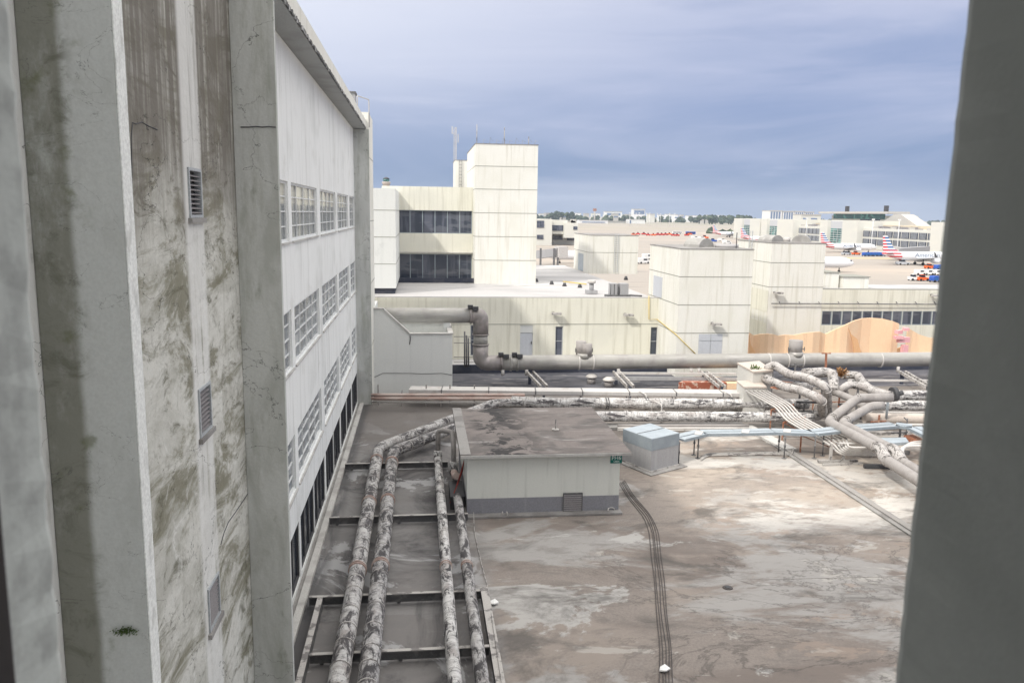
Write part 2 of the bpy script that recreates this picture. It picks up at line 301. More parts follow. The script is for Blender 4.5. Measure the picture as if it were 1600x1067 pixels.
def wallopen(mb,f,a0,a1,z0,z1,ops,depth):
    """f(u,z,w)->xyz, w outward; real openings with reveals"""
    us=sorted({a0,a1,*[o[0] for o in ops],*[o[1] for o in ops]}); zs=sorted({z0,z1,*[o[2] for o in ops],*[o[3] for o in ops]})
    for i in range(len(us)-1):
        for j in range(len(zs)-1):
            cu=(us[i]+us[i+1])/2; cz=(zs[j]+zs[j+1])/2
            if any(o[0]<cu<o[1] and o[2]<cz<o[3] for o in ops): continue
            mb.quad(f(us[i],zs[j],0),f(us[i+1],zs[j],0),f(us[i+1],zs[j+1],0),f(us[i],zs[j+1],0))
    for (u0,u1,v0,v1) in ops:
        mb.quad(f(u0,v0,0),f(u0,v1,0),f(u0,v1,-depth),f(u0,v0,-depth)); mb.quad(f(u1,v0,-depth),f(u1,v1,-depth),f(u1,v1,0),f(u1,v0,0))
        mb.quad(f(u0,v0,-depth),f(u1,v0,-depth),f(u1,v0,0),f(u0,v0,0)); mb.quad(f(u0,v1,0),f(u1,v1,0),f(u1,v1,-depth),f(u0,v1,-depth))
def fb(mb,f,u0,u1,z0,z1,w0,w1):
    p=[f(u0,z0,w0),f(u1,z0,w0),f(u1,z0,w1),f(u0,z0,w1),f(u0,z1,w0),f(u1,z1,w0),f(u1,z1,w1),f(u0,z1,w1)]
    return mb.hexa(p)
def window(par,f,u0,u1,z0,z1,depth,nu,nz,glass='glass_blind',frame='frame_white',fw=.045,sill=False,louver=False):
    g=MB(); fb(g,f,u0,u1,z0,z1,-depth-.03,-depth+.005); go=g.build('window',glass,par)
    m=MB()
    e=.07
    fb(m,f,u0,u1,z0,z0+e,-depth+.006,-depth+.07); fb(m,f,u0,u1,z1-e,z1,-depth+.006,-depth+.07)
    fb(m,f,u0,u0+e,z0+e,z1-e,-depth+.006,-depth+.07); fb(m,f,u1-e,u1,z0+e,z1-e,-depth+.006,-depth+.07)
    for i in range(1,nu):
        u=u0+(u1-u0)*i/nu; w=fw*(1.6 if (nu==4 and i==2) else 1); fb(m,f,u-w/2,u+w/2,z0+e,z1-e,-depth+.006,-depth+.055)
    for i in range(1,nz):
        z=z0+(z1-z0)*i/nz; fb(m,f,u0+e,u1-e,z-fw/2,z+fw/2,-depth+.006,-depth+.045)
    m.build('frame',frame,go)
    if sill:
        q=MB(); fb(q,f,u0-.08,u1+.08,z0-.07,z0-.012,-depth+.02,.06); q.build('sill','curb_light',go)
    return go
exec_parts=[]
# ------------------------------------------------------------------ SETTING
def struct(mb,name,m):
    o=mb.build(name,m); o['kind']='structure'; return o
g=MB(); g.quad((-3000,-200,-8),(6000,-200,-8),(6000,9000,-8),(-3000,9000,-8)); struct(g,'ground','ground_mat')
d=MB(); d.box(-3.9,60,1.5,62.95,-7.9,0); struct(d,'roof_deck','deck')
d=MB(); d.quad((2.1,54.0,.004),(45,54.0,.004),(45,62.9,.004),(2.1,62.9,.004)); struct(d,'roof_membrane_shade','membrane_shade')  # dark membrane sheet, shadow of the large duct put into its colour

# ------------------------------------------------------------------ OFFICE BUILDING on the left
X0=-3.9
ob=thing('office_building','long white office block with ribbon windows and stained concrete bay along the left','building',(X0,30,0))
fx=lambda u,z,w:(X0+w,u,z)
rows=[(11.08,12.85),(7.20,9.03),(3.32,5.1)]
cols=[(19.0,25.1),(25.7,32.0),(33.0,39.0),(39.9,45.7),(46.6,50.15)]
ops=[(a,b,c,d_) for (c,d_) in rows for (a,b) in cols]
gops=[(a,b,.22,2.12) for (a,b) in [(18.4,21.9),(22.02,25.4),(25.75,29.1),(29.22,32.55),(33.0,36.0),(36.12,39.1),(39.5,42.6),(42.72,45.8),(46.2,50.2)]]
w=MB(); wallopen(w,fx,18.25,50.3,0,16.85,ops+gops,.22)
w.box(-14,X0-.4,18.3,50.2,0,16.8); w.build('wall','facade_white',ob)
w=MB(); vents=[(14.45,15.25,11.85,12.7),(14.45,15.25,7.97,8.85),(14.45,15.25,4.25,5.1)]
wallopen(w,fx,1.6,18.1,0,18,vents,.12); w.box(-14,X0-.3,1.6,18.2,0,18); w.build('stained_wall','stained_wall',ob)
gl=['glass_painted_reflection','glass_blind','glass_blind']
for ri,(c,d_) in enumerate(rows):
    for (a,b) in cols: window(ob,fx,a,b,c,d_,.13,4 if b-a>4 else 3,4,gl[ri],sill=True,fw=.035)
for (a,b,c,d_) in gops: window(ob,fx,a,b,c,d_,.1,3,1,'glass_dark','dark_metal',.06)
for (a,b,c,d_) in vents:
    v=MB(); fb(v,fx,a,b,c,d_,-.118,-.10); vo=v.build('vent','dark_metal',ob)
    m=MB()
    for (p,q,r_,s_) in ((a,b,c,c+.05),(a,b,d_-.05,d_),(a,a+.05,c+.05,d_-.05),(b-.05,b,c+.05,d_-.05)): fb(m,fx,p,q,r_,s_,-.09,.03)
    m.build('frame','frame_grey',vo)
    m=MB(); n=9
    for i in range(n):
        z=c+.07+(d_-c-.14)*i/n; m.hexa([fx(a+.05,z,.01),fx(b-.05,z,.01),fx(b-.05,z+.035,-.07),fx(a+.05,z+.035,-.07),fx(a+.05,z+.01,.012),fx(b-.05,z+.01,.012),fx(b-.05,z+.045,-.068),fx(a+.05,z+.045,-.068)])
    m.build('slats','louvre',vo)
    m=MB(); fb(m,fx,a-.08,b+.08,c-.09,c-.004,-.05,.07); m.build('sill','curb',vo)
# fins
m=MB(); m.box(X0+.002,-3.0,8.72,9.0,-.01,18); fo=m.build('pier','fin_near',ob,bevel=.012)
m=MB(); m.box(-2.998,-2.985,8.724,8.99,-.01,18); m.build('edge_band','fin_edge',fo)
m=MB(); m.box(X0+.002,-3.0,18.08,18.24,-.01,17.0); m.build('pier','fin_grey',ob,bevel=.01)
m=MB(); m.box(-14,-3.0,50.32,54.6,-.01,17.85); pb=m.build('end_block','cream_tower',ob)
m=MB()
for z in (3.7,7.6,11.4,15.2): m.box(-3.0,-2.99,50.33,54.59,z,z+.04)
m.build('joints','joint',pb)
m=MB(); m.box(X0+.002,-2.985,50.2,50.317,-.01,16.84); m.build('pier','fin_grey',ob)
m=MB(); random.seed(3); c0=P(196,984,Y=8.715)
for i in range(260):
    c=c0+Vector((random.gauss(0,.06),random.uniform(-.035,0),random.gauss(0,.018)-.02*random.random())); a_=random.uniform(0,6.28); v_=Vector((math.cos(a_)*.012,-.01,math.sin(a_)*.012)); m.quad(c,c+v_,c+v_+Vector((.006,-.004,.012)),c+Vector((.006,0,.012)))
m.build('moss','leaf',fo)
f2_=[o for o in ob.children if o.name.startswith('pier')][1]
m=MB(); pts=[P(x,y,Y=18.07) for x,y in ((376,199),(388,199),(400,198),(410,199),(420,198),(431,199))]
m.tube(pts,.012,5); m.build('crack','dark_metal',f2_)
m=MB(); pts=[P(x,y,X=X0+.004) for x,y in ((206,300),(206,260),(205,215),(207,192),(213,194),(222,191),(232,197),(246,203))]; m.tube(pts,.008,5); m.build('crack','dark_metal',[o for o in ob.children if o.name.startswith('stained')][0])
m=MB(); pts=[P(x,y,X=X0+.004) for x,y in ((388,770),(378,785),(368,800),(357,815),(350,832),(345,850))]; m.tube(pts,.010,5); m.build('crack','dark_metal',[o for o in ob.children if o.name.startswith('stained')][0])
# overhang
m=MB(); m.box(-14,-3.2,18.0,51.6,16.86,17.3); oo=m.build('overhang','soffit',ob)
m=MB(); m.box(-3.5,-3.17,17.9,51.65,16.9,17.42); m.build('fascia','cream_tower',oo)
m=MB()
for i in range(330):
    y=18+i*.102; h=random.uniform(.01,.09); m.box(-3.19,-3.155,y,y+.1,16.9-h*.5,16.92+h)
m.build('drip_edge','drip',oo)
m=MB(); m.box(-3.75,-3.52,18.3,50.2,0,.16); single(m,'kerb','curb_light','pale kerb running along the foot of the white office block','kerb',bevel=.01)
m=MB(); m.box(-3.898,-3.76,18.3,50.2,0,.06); m.build('plinth','curb',ob)
u=thing('rooftop_unit','small grey box unit on the far end of the office block roof','roof unit',(-3.6,47,17.43))
m=MB(); m.box(-4.1,-3.5,46.6,47.6,17.43,18.4); m.build('casing','galv_wall',u); m=MB(); m.box(-4.15,-3.45,46.55,47.65,18.4,18.5); m.build('lid','steel',u)
m=MB(); m.tube([(-3.55,49,17.43),(-3.55,49,18.6),(-2.98+.0,50.6,18.6),(-2.98,50.6,17.0)],.03,8,fillet=.1); single(m,'roof_rail','white_metal','bent thin white pipe rail at the far roof corner of the office block','rail')

# ------------------------------------------------------------------ BUILDING THE PHOTO IS TAKEN FROM
hb=thing('hotel_building','tall plastered building whose window opening frames the whole view','building',(0,-6,-8))  # unseen upper storeys, height chosen to throw shade over the near deck
YO,YI=1.22,1.02
fy=lambda u,z,w:(u,YO-w,z)
wl=-.563; wr=P(1467,560,Y=YO).x
m=MB()
m.box(-3.88,wl,YI-.3,YO,-8,40); m.box(wr,26,YI-.3,YO,-8,40)
m.box(wl,wr,YI-.3,YO,-8,10.5); m.box(wl,wr,YI-.3,YO,13.6,40)
m.box(-30,26,-11.5,-11,-8,40); m.box(-30,-29.5,-11,.7,-8,40); m.box(25.5,26,-11,.7,-8,40); m.box(-30,26,-11.5,1.2,40,40.4)
m.box(-30,-3.9,.7,1.2,-8,40)
m.box(-6,5,-5,.72,8.9,9); m.box(-6,5,-5,.72,14.5,14.6)
m.build('wall','facade_white',hb)  # outer face kept white to bounce light onto the shaded left walls
# rough plastered reveals
def reveal(x0,sgn,matn,rough_,lean=0):
    mb=MB(); n=90; random.seed(5)
    prof=[]
    for i in range(n+1):
        z=10.5+3.1*i/n; j=random.uniform(-1,1)*rough_+.0012*math.sin(z*3.1)+.0006*math.sin(z*9+1)
        prof.append((x0+sgn*(.0+j*.5)+lean*(z-12),z,j))
    ys=[YI-.25,YI-.05,YI,YI+.08,YO-.01,YO+.012,YO+.016]
    base=len(mb.v)
    for (x,z,j) in prof:
        for k,y in enumerate(ys):
            xx=x0+lean*(z-12)-sgn*.012 if k<4 else (x-sgn*.012 if k<5 else (x-sgn*.004 if k==5 else x0+sgn*.06))
            mb.v.append(Vector((xx,y,z)))
    K=len(ys)
    for i in range(n):
        for k in range(K-1):
            a=base+i*K+k; q=[a,a+1,a+K+1,a+K]; mb.face(q if sgn>0 else q[::-1],None,False)
    return mb.build('reveal',matn,hb)
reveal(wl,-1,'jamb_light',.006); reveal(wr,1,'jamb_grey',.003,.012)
wf=MB(); wf.box(wl+.0,wl+.03,.98,1.05,10.5,13.6); wf.box(wr-.014,wr+.0,.88,.95,10.5,13.6); wf.build('window_frame','black_rubber',hb)

# ------------------------------------------------------------------ ROOFTOP SHED
sx0,sx1,sy0,sy1=1.85,8.05,30.85,37.7
sh=thing('rooftop_shed','low concrete roof shed with stained flat slab roof, louvre and green sign','shed',(4.9,34.2,0))
m=MB(); m.box(sx0,sx1,sy0,sy1,.72,2.5); m.build('wall','shed_wall',sh)
m=MB(); m.box(sx0-.004,sx1+.004,sy0-.004,sy1+.004,.1,.72); m.build('base_band','shed_base',sh)
m=MB(); m.box(sx0-.1,sx1+.1,sy0-.35,sy1+.1,0,.1); m.build('kerb','curb',sh,bevel=.02)
m=MB(); m.box(sx0-.3,sx1+.38,sy0-.3,sy1+.5,2.5,2.62); r0=m.build('roof','shed_roof',sh,bevel=.012)
m=MB(); m.box(sx0-.28,sx1+.4,sy0-.345,sy0-.302,2.49,2.60); m.build('edge_trim','curb_light',r0)
m=MB(); m.box(sx0-.296,sx0+.12,sy0-.29,sy1+.49,2.621,2.66); m.build('roof_kerb','curb',r0)
m=MB(); c=P(868,672,z=2.62); m.cyl(c,c+Vector((0,0,.5)),.03,8); m.cyl(c,c+Vector((0,0,.06)),.16,12); m.build('vent_pipe','steel_light',r0)
a=P(881,771,Y=sy0); b=P(908,803,Y=sy0)
v=MB(); v.box(a.x,b.x,sy0-.02,sy0-.006,b.z,a.z); vo=v.build('louvre','dark_metal',sh)
m=MB(); n=10
for i in range(n):
    z=b.z+(a.z-b.z)*i/n; m.hexa([(a.x,sy0-.06,z),(b.x,sy0-.06,z),(b.x,sy0-.021,z+.05),(a.x,sy0-.021,z+.05),(a.x,sy0-.06,z+.012),(b.x,sy0-.06,z+.012),(b.x,sy0-.021,z+.06),(a.x,sy0-.021,z+.06)])
m.build('slats','louvre',vo)
m=MB(); m.box(a.x-.03,b.x+.03,sy0-.065,sy0-.021,a.z,a.z+.04); m.box(a.x-.03,a.x,sy0-.065,sy0-.021,b.z,a.z); m.box(b.x,b.x+.03,sy0-.065,sy0-.021,b.z,a.z); m.build('frame','steel',vo)
a=P(954,711,Y=sy0); b=P(971.5,723,Y=sy0)
m=MB(); m.box(a.x,b.x,sy0-.03,sy0-.008,b.z,a.z); sg=m.build('sign','green_sign',sh)
def text(s,size,loc,rot,m,par,name='lettering',ext=.003,align='CENTER',shear=0,sx=1):
    cu=bpy.data.curves.new('t','FONT'); cu.body=s; cu.size=size; cu.extrude=ext; cu.align_x=align; cu.align_y='CENTER'; cu.shear=shear
    to=bpy.data.objects.new('t',cu); C.objects.link(to); dg=bpy.context.evaluated_depsgraph_get()
    me=bpy.data.meshes.new_from_object(to.evaluated_get(dg)); bpy.data.objects.remove(to)
    mtx=Matrix.Translation(Vector(loc)-(ORG[par.name] if par else Vector()))@rot@Matrix.Diagonal((sx,1,1,1)); me.transform(mtx)
    me.materials.clear(); me.materials.append(M[m]); o=bpy.data.objects.new(name,me); C.objects.link(o)
    if par: o.parent=par; ORG[o.name]=ORG[par.name]
    return o
RX=Matrix.Rotation(rad(90),4,'X')
text('PH6',.23,((a.x+b.x)/2,sy0-.034,b.z+(a.z-b.z)*.66),RX,'sign_white',sg)
text('1200A',.10,((a.x+b.x)/2,sy0-.032,b.z+(a.z-b.z)*.22),RX,'sign_white',sg)
m=MB(); c=P(955,797,Y=sy0-.05); m.tube([c+Vector((-.12,0,.1)),c+Vector((-.12,0,-.12))],.025,8); m.tube([c+Vector((0.15*math.cos(t),0,.12*math.sin(t))) for t in [i*.6 for i in range(9)]],.02,6); m.build('hose_tap','white_metal',sh)
m=MB(); m.tube([P(729,807,Y=sy0-.3),P(968,805,Y=sy0-.3)],.02,6)
for x in (785,792): m.cyl(P(x,806,Y=sy0-.3),P(x,799,Y=sy0-.3),.03,6)
m.build('conduit','steel_light',sh)

# ------------------------------------------------------------------ METAL EQUIPMENT BOX
A_=P(972,721,z=0);B_=P(1016.5,739,z=0);D_=P(1059,728,z=0); E_=A_+D_-B_
top=P(1019,686,Y=B_.y).z; mid=P(1016.5,705,Y=B_.y).z
bx=thing('equipment_enclosure','grey sheet metal enclosure with blue grey lid beside the shed','enclosure',B_)
def pr(k,z0,z1,name,mt,par,bev=0):
    c=(A_+B_+D_+E_)/4
    pts=[c+(q-c)*k for q in (A_,B_,D_,E_)]
    mb=MB(); mb.prism([(q.x,q.y) for q in pts],z0,z1); return mb.build(name,mt,par,bev)
pr(1.06,.0,.10,'base','steel_light',bx); pr(1.0,.10,mid,'body','galv_wall',bx); lid=pr(1.012,mid,top,'lid','galv_dark',bx,.015)
pr(1.0,top+.0005,top+.012,'top_sheet','galv',lid)
m=MB(); p=(A_+B_)/2*.98+(E_)*.02; q=(D_+E_)/2
m.bar(Vector((*((A_+B_)/2).xy,top+.02)),Vector((*((D_+E_)/2).xy,top+.02)),.04,.02); m.build('seam','steel',lid)
m=MB(); k=1.35; c=(A_+B_+D_+E_)/4; m.prism([((c+(q-c)*k).x,(c+(q-c)*k).y) for q in (A_,B_,D_,E_)],.002,.06); single(m,'equipment_pad','curb','dark roofing pad under the grey metal enclosure','pad',bevel=.02)

# ------------------------------------------------------------------ LONG INSULATED PIPES (towards the camera)
def pipe(label,path,r,mt,collars=(),fillet=.5,group=None,cat='pipe',name='insulated_pipe',seg=18,cm='rusty_pipe',sub=.5,wob=.012,bands=0):
    path=[Vector(p) for p in path]; t=thing(name,label,cat,path[0],group)
    mb=MB(); mb.tube(path,r,seg,wob=wob,fillet=fillet,sub=sub); mb.build('jacket',mt,t)
    if bands:
        for a_,b_ in zip(path,path[1:]):
            L_=(b_-a_).length; d_=(b_-a_).normalized(); k_=.35
            while k_<L_-.2:
                c=MB(); c.tube([a_+d_*(k_-.02),a_+d_*(k_+.02)],r*1.06,seg); c.build('band','steel_light' if random.random()<.5 else 'jacket_white',t); k_+=random.uniform(.7,1.3)
    for (p,d_) in collars:
        p=Vector(p); d_=Vector(d_).normalized(); c=MB()
        for o_ in (-.07,.07): c.tube([p+d_*(o_-.02),p+d_*(o_+.02)],r*1.13,seg)
        c.build('collar',cm,t)
    return t
def zc(y,zz=.6): return zz
ya=[36.2,30.4,24.1]
pipe('outermost pitted insulated pipe nearest the office block, bending right at its far end',[(-2.02,12,.6),(-2.02,38.6,.6),(1.73,43.9,.6),(4.4,47.6,.6),P(830,628,z=.6)],.265,'jacket',[((-2.02,y,.6),(0,1,0)) for y in (24.9,31.0,36.6)],bands=1,group='four insulated pipes running towards the camera')
pipe('second insulated pipe from the office block, darkest with black grime',[(-1.30,12,.6),(-1.30,38.0,.6),(1.83,42.1,.6),(5.4,45.2,.6),P(900,650,z=.6)],.265,'jacket_b',[((-1.30,y,.6),(0,1,0)) for y in (25.1,31.2,36.2)],bands=1,group='four insulated pipes running towards the camera')
pipe('whiter thin insulated pipe joined to the smooth grey riser left of the shed',[(.82,12,.6),(.82,36.8,.6)],.185,'jacket_c',[((.82,y,.6),(0,1,0)) for y in (24.9,)],group='four insulated pipes running towards the camera')
pipe('thin grimy insulated pipe nearest the shed, ending behind the red cover',[(1.5,12,.6),(1.5,31.4,.6)],.18,'jacket_b',[((1.5,y,.6),(0,1,0)) for y in (24.9,)],group='four insulated pipes running towards the camera')
rz=thing('riser_pipe','smooth grey pipe arch rising from the white insulated pipe left of the shed','pipe',(.82,37,.6))
m=MB(); m.tube([(.82,36.9,.6),(.84,37.0,1.9),(1.5,36.6,1.9),(1.5,35.4,1.5),(1.5,35.2,.4)],.12,14,fillet=.25); m.build('tube','grey_pipe',rz)
m=MB(); m.tube([(.82,36.7,.55),(.82,36.75,.95)],.2,14); m.build('socket','jacket_c',rz)
m=MB(); m.tube([(1.5,35.25,.3),(1.5,35.2,.9)],.19,14); m.build('socket','jacket_c',rz)
cv=thing('pipe_cover','red cover draped over the pipe end beside the shed','cover',(1.5,33.5,0))
m=MB(); m.box(1.22,1.8,31.6,33.6,0,.55); m.build('box','dark_metal',cv)
m=MB()
for i in range(8):
    t0=i/8; t1=(i+1)/8
    def q(t,s_): return Vector((1.80-.62*t**1.5-s_*.05+s_*.12,33.2-1.5*t+s_*.2,1.2-.95*t**1.6+s_*.5*(1-t)**.8))
    m.slab([q(t0,0),q(t1,0),q(t1,1),q(t0,1)],(.03,0,.01))
m.build('cloth','red_cloth',cv)
m=MB(); m.tube([(1.5,34.9,.5),(1.5,33.6,.75),(1.55,33.2,.9)],.16,12,fillet=.3); m.build('elbow','rusty_pipe',cv)
# support steel
def angle(mb,a,b):
    a=Vector(a);b=Vector(b); mb.bar(a+Vector((0,0,-.02)),b+Vector((0,0,-.02)),.13,.03)
    mb.bar(a+Vector((0,.05,-.17)),b+Vector((0,.05,-.17)),.025,.26)
for (x0,x1,y,l) in [(-3.5,1.3,36.95,'farthest steel cross beam under the pipes, beside the shed left wall'),(-3.5,1.85,30.2,'steel cross beam under the pipes level with the shed front'),(-3.4,2.05,23.65,'steel cross beam where the rust collars of all four pipes sit'),(-2.95,1.85,20.35,'nearest steel cross beam under the four pipes'),(-2.95,1.85,16.6,'steel cross beam below the frame edge under the pipes')]:
    t=thing('support_beam',l,'steel beam',((x0+x1)/2,y,0),'steel beams under the pipes')
    m=MB(); angle(m,(x0,y,.36),(x1,y,.36)); m.build('web','steel',t)
    m=MB(); m.bar((x0,y,.362),(x1,y,.362),.13,.012); m.build('flange','steel_light',t)
    m=MB()
    for x in (x0+.3,(x0+x1)/2,x1-.3): m.box(x-.05,x+.05,y+.07,y+.17,0,.33)
    m.build('feet','steel',t)
t=thing('side_rail','left long steel rail of the pipe frame beside the office block','steel rail',(-3.05,20,0)); m=MB(); m.box(-3.13,-2.97,14,23.55,.34,.375); m.build('flange','steel_light',t); m=MB(); m.box(-3.0,-2.975,14,23.55,.02,.335); m.build('web','steel',t)
t=thing('side_rail','right long pale steel rail of the pipe frame, nearest the open deck','steel rail',(1.98,20,0)); m=MB(); m.box(1.86,2.1,14,23.8,.36,.40); m.build('flange','steel_light',t); m=MB(); m.box(1.88,1.91,14,23.8,.02,.355); m.build('web','steel',t)
m=MB(); m.box(-2.95,-2.8,14,23.5,.0,.03)

for (a,b) in (((1190,905),(1435,899)),):
    m=MB(); m.bar(P(*a,z=.006),P(*b,z=.006),.03,.01); s_=m.build('deck_seam','deck_grey'); s_['kind']='structure'
# cables across the deck
for i in range(5):
    m=MB(); o_=(i-2)*.088; w_=lambda:random.uniform(-.025,.025)
    pth=[]
    key=[(972,752),(985,775),(1012,806),(1022,830),(1026,870),(1030,905),(1034,960),(1040,1010),(1041,1067),(1042,1110)]
    for k,(x,y) in enumerate(key):
        p=P(x,y,z=.03); pth.append(p+Vector((o_+w_(),o_*(.9 if k<3 else 0),0)))
    m.tube(pth,.0125,6,fillet=.6,sub=.6,wob=.05)
    single(m,'cable','cable_brown',['leftmost','second from left','middle','second from right','rightmost'][i]+' of the five thin conduits crossing the deck beside the shed','cable','conduits crossing the open deck')
m=MB(); m.tube([P(740,800,z=.3),P(741,830,z=.03),P(752,880,z=.02),P(763,920,z=.1),P(768,960,z=.42),P(786,1080,z=.42)],.014,6,sub=.5,wob=.1); single(m,'thin_cable','steel_light','single thin pale cable from the shed corner down to the side rail','cable')
for i,(x,y,l) in enumerate(((1137,918,'round drain set in the open deck below the middle of the view'),)):
    c=P(x,y,z=0); t=thing('deck_drain',l,'drain',c,'round drains in the deck'); m=MB(); m.tube([c+Vector((0,0,.004)),c+Vector((0,0,.03))],[.17,.14],20); m.build('rim','cable_brown',t); m=MB(); m.tube([c+Vector((0,0,.03)),c+Vector((0,0,.045))],[.1,.09],14); m.build('grate','dark_metal',t)
for i,(x,y,l) in enumerate(((1038,1047,'crumpled white paper scrap lying on the conduits at the bottom'),(771,943,'white rag lying beside the right long steel rail'))):
    c=P(x,y,z=.03); m=MB(); s_=.16; m.slab([c+Vector((-s_,-.05,0)),c+Vector((0,-.13,.03)),c+Vector((s_,0,.01)),c+Vector((.05,.16,.05)),c+Vector((-.1,.09,.02))],(.01,0,.05)); single(m,'paper_scrap','white_paint',l,'litter',bevel=.01)
# ------------------------------------------------------------------ MID-GROUND: stair enclosure, ducts, racks
st=thing('stair_enclosure','pale grey walled stair enclosure with a sloping left parapet beside the office block corner','enclosure',(-.5,55,0))
YS=53.0
a=P(578,483,Y=YS);b=P(598,483,Y=YS);c=P(640,522,Y=YS);d=P(707,522,Y=YS)
m=MB(); m.slab([(a.x,YS,0),(d.x,YS,0),(d.x,YS,d.z),(c.x,YS,c.z),(b.x,YS,b.z),(a.x,YS,a.z)],(0,.25,0))
m.box(d.x-.25,d.x,YS+.25,58,0,d.z-.001); m.box(a.x,a.x+.25,YS+.25,58,0,b.z-.001); m.box(a.x,d.x,58,58.25,0,c.z-.002); m.box(a.x+.25,d.x-.25,YS+.25,58,c.z-.9,c.z-.7)
m.build('wall','stair_wall',st)
m=MB(); m.bar((c.x,YS+.12,c.z+.03),(d.x+.06,YS+.12,c.z+.03),.4,.07); m.bar((b.x,YS+.12,b.z+.03),(c.x,YS+.12,c.z+.04),.4,.09); m.bar((a.x-.02,YS+.12,b.z+.03),(b.x+.05,YS+.12,b.z+.03),.4,.08); m.bar((d.x-.12,YS+.3,c.z+.03),(d.x-.12,58,c.z+.03),.35,.07); m.bar((a.x,58.1,c.z+.03),(d.x,58.1,c.z+.03),.35,.07)
m.build('coping','curb_light',st)
m=MB(); pth=[P(x,y,Y=YS-.015) for x,y in ((579,591),(588,588),(598,583),(620,583),(640,583),(660,584),(690,583),(706,586))]; m.tube(pth,.018,6); pth=[P(x,y,Y=YS-.015) for x,y in ((641,524),(641,531),(640,538))]; m.tube(pth,.035,6); m.build('crack','steel',st)

du=thing('large_duct','large grey round duct crossing behind the roof with a double elbow at its left end','duct',(20,56,0))
YD=56.0
z1=P(735,493,Y=YD).z; z0=P(900,566,Y=YD).z; xv=P(751,530,Y=YD).x
xs=P(600,493,Y=YD).x; r=.53
def D(px): return P(px,566,Y=YD).x
m=MB(); m.tube([(xs,YD,z1),(D(734),YD,z1)],r,28,sub=1); m.build('upper_run','duct_metal',du)
m=MB(); m.tube([(D(733),YD,z1),(xv,YD,z1),(xv,YD,z1-1.35)],r*1.03,28,fillet=3); m.build('upper_elbow','duct_elbow',du)
m=MB(); m.tube([(xv,YD,z1-1.3),(xv,YD,z0+1.3)],r*.95,28); m.build('vertical_run','duct_metal',du)
m=MB(); m.tube([(xv,YD,z0+1.3),(xv,YD,z0),(D(784),YD,z0)],r*1.03,28,fillet=3); m.build('lower_elbow','duct_elbow',du)
m=MB(); m.tube([(D(783),YD,z0),(46,YD,z0+.08)],r,28,sub=1); m.build('long_run','duct_metal',du)
def ring(cx,cz,ax='x',rr=r*1.12,w=.09,mt='duct_elbow'):
    mb=MB(); v=Vector((w,0,0)) if ax=='x' else Vector((0,0,w)); c=Vector((cx,YD,cz)); mb.tube([c-v/2,c+v/2],rr,28); return mb.build('flange',mt,du)
ring(D(735),z1);ring(xv,z1-1.33,'z');ring(xv,z0+1.33,'z');ring(D(783),z0)
for px in (798,808): ring(D(px),z0,rr=r*1.14,w=.12,mt='duct_metal')
for px in (904,926,1200,1229,1252,1374): ring(D(px),z0+.02,rr=r*1.06,w=.1,mt='white_metal')
for px,zt in ((803,z0),(734,z1),(782,z0)):
    mb=MB(); mb.obox((D(px),YD-.25,zt+r+.02),(.35,.3,.22)); mb.obox((D(px)+.35,YD-.45,zt+r-.1),(.4,.3,.25)); mb.build('clamp','dark_metal',du)
for px,two in ((912,1),(1243,0)):
    x=D(px); t=thing('relief_valve','drum shaped relief valve on the duct '+('in front of the cream wall' if two else 'in front of the orange screen wall'),'valve',(x,YD,z0+r-.05),'relief valves on the large duct')
    m=MB()
    for o_ in ((-.12,.12) if two else (0,)):
        m.cyl((x+o_*1.6,YD+(-.1 if o_>0 else .15),z0+r-.02),(x+o_*1.6,YD+(-.1 if o_>0 else .15),z0+r+.98-(.15 if o_>0 else 0)),.37 if two else .5,20)
    m.build('drum','grey_pipe',t)
    m=MB(); m.cyl((x,YD,z0+r*.6),(x,YD,z0+r+.14),.5,20); m.build('saddle','duct_metal',t)
    m=MB()
    for s_ in (-1,1): m.bar((x+s_*.3,YD,z0+r+.35),(x+s_*.62,YD,z0+r+.35),.05); m.bar((x+s_*.62,YD,z0+r+.2),(x+s_*.62,YD,z0+r+.5),.05)
    m.build('hand_bolt','steel',t)
m=MB(); x=P(698,510,Y=56).x; m.box(x-.22,x+.22,55.7,56.2,P(698,522,Y=56).z-1,z1-r*.9); m.build('post','stair_wall',du)
# handrail in front of cream wall
hr=thing('handrail','thin grey handrail between the stair enclosure and the large upper duct','handrail',(-1,59,3.5)); m=MB()
for y in (508,516): m.tube([P(622,y,Y=58.6),P(705,y+1,Y=58.6)],.03,6)
for x in (625,655,684): m.cyl(P(x,505,Y=58.6),P(x,530,Y=58.6),.03,6)
m.build('rails','steel',hr)
sc=thing('pipe_stand','cluster of upright dark posts beside the lower duct elbow','pipe stand',P(728,575,Y=59.5)); m=MB()
for x,y0_ in ((726,518),(729,524),(732,528)): m.cyl(P(x,y0_,Y=59.5),P(x,574,Y=59.5),.06,6)
for y in (526,536,558,566): m.bar(P(709,y,Y=59.6),P(742,y,Y=59.6),.04)
m.build('posts','steel',sc)
m=MB(); p0=P(709,587,z=0); m.box(2.1,44,60.0,60.35,0.004,.62); single(m,'low_beam','dark_navy','long dark low beam at the foot of the cream wall beneath the large duct','beam')
m=MB(); m.box(2.1,44,60.36,62.9,.3,.55); single(m,'ledge','low_roof','pale concrete ledge behind the large duct','ledge')
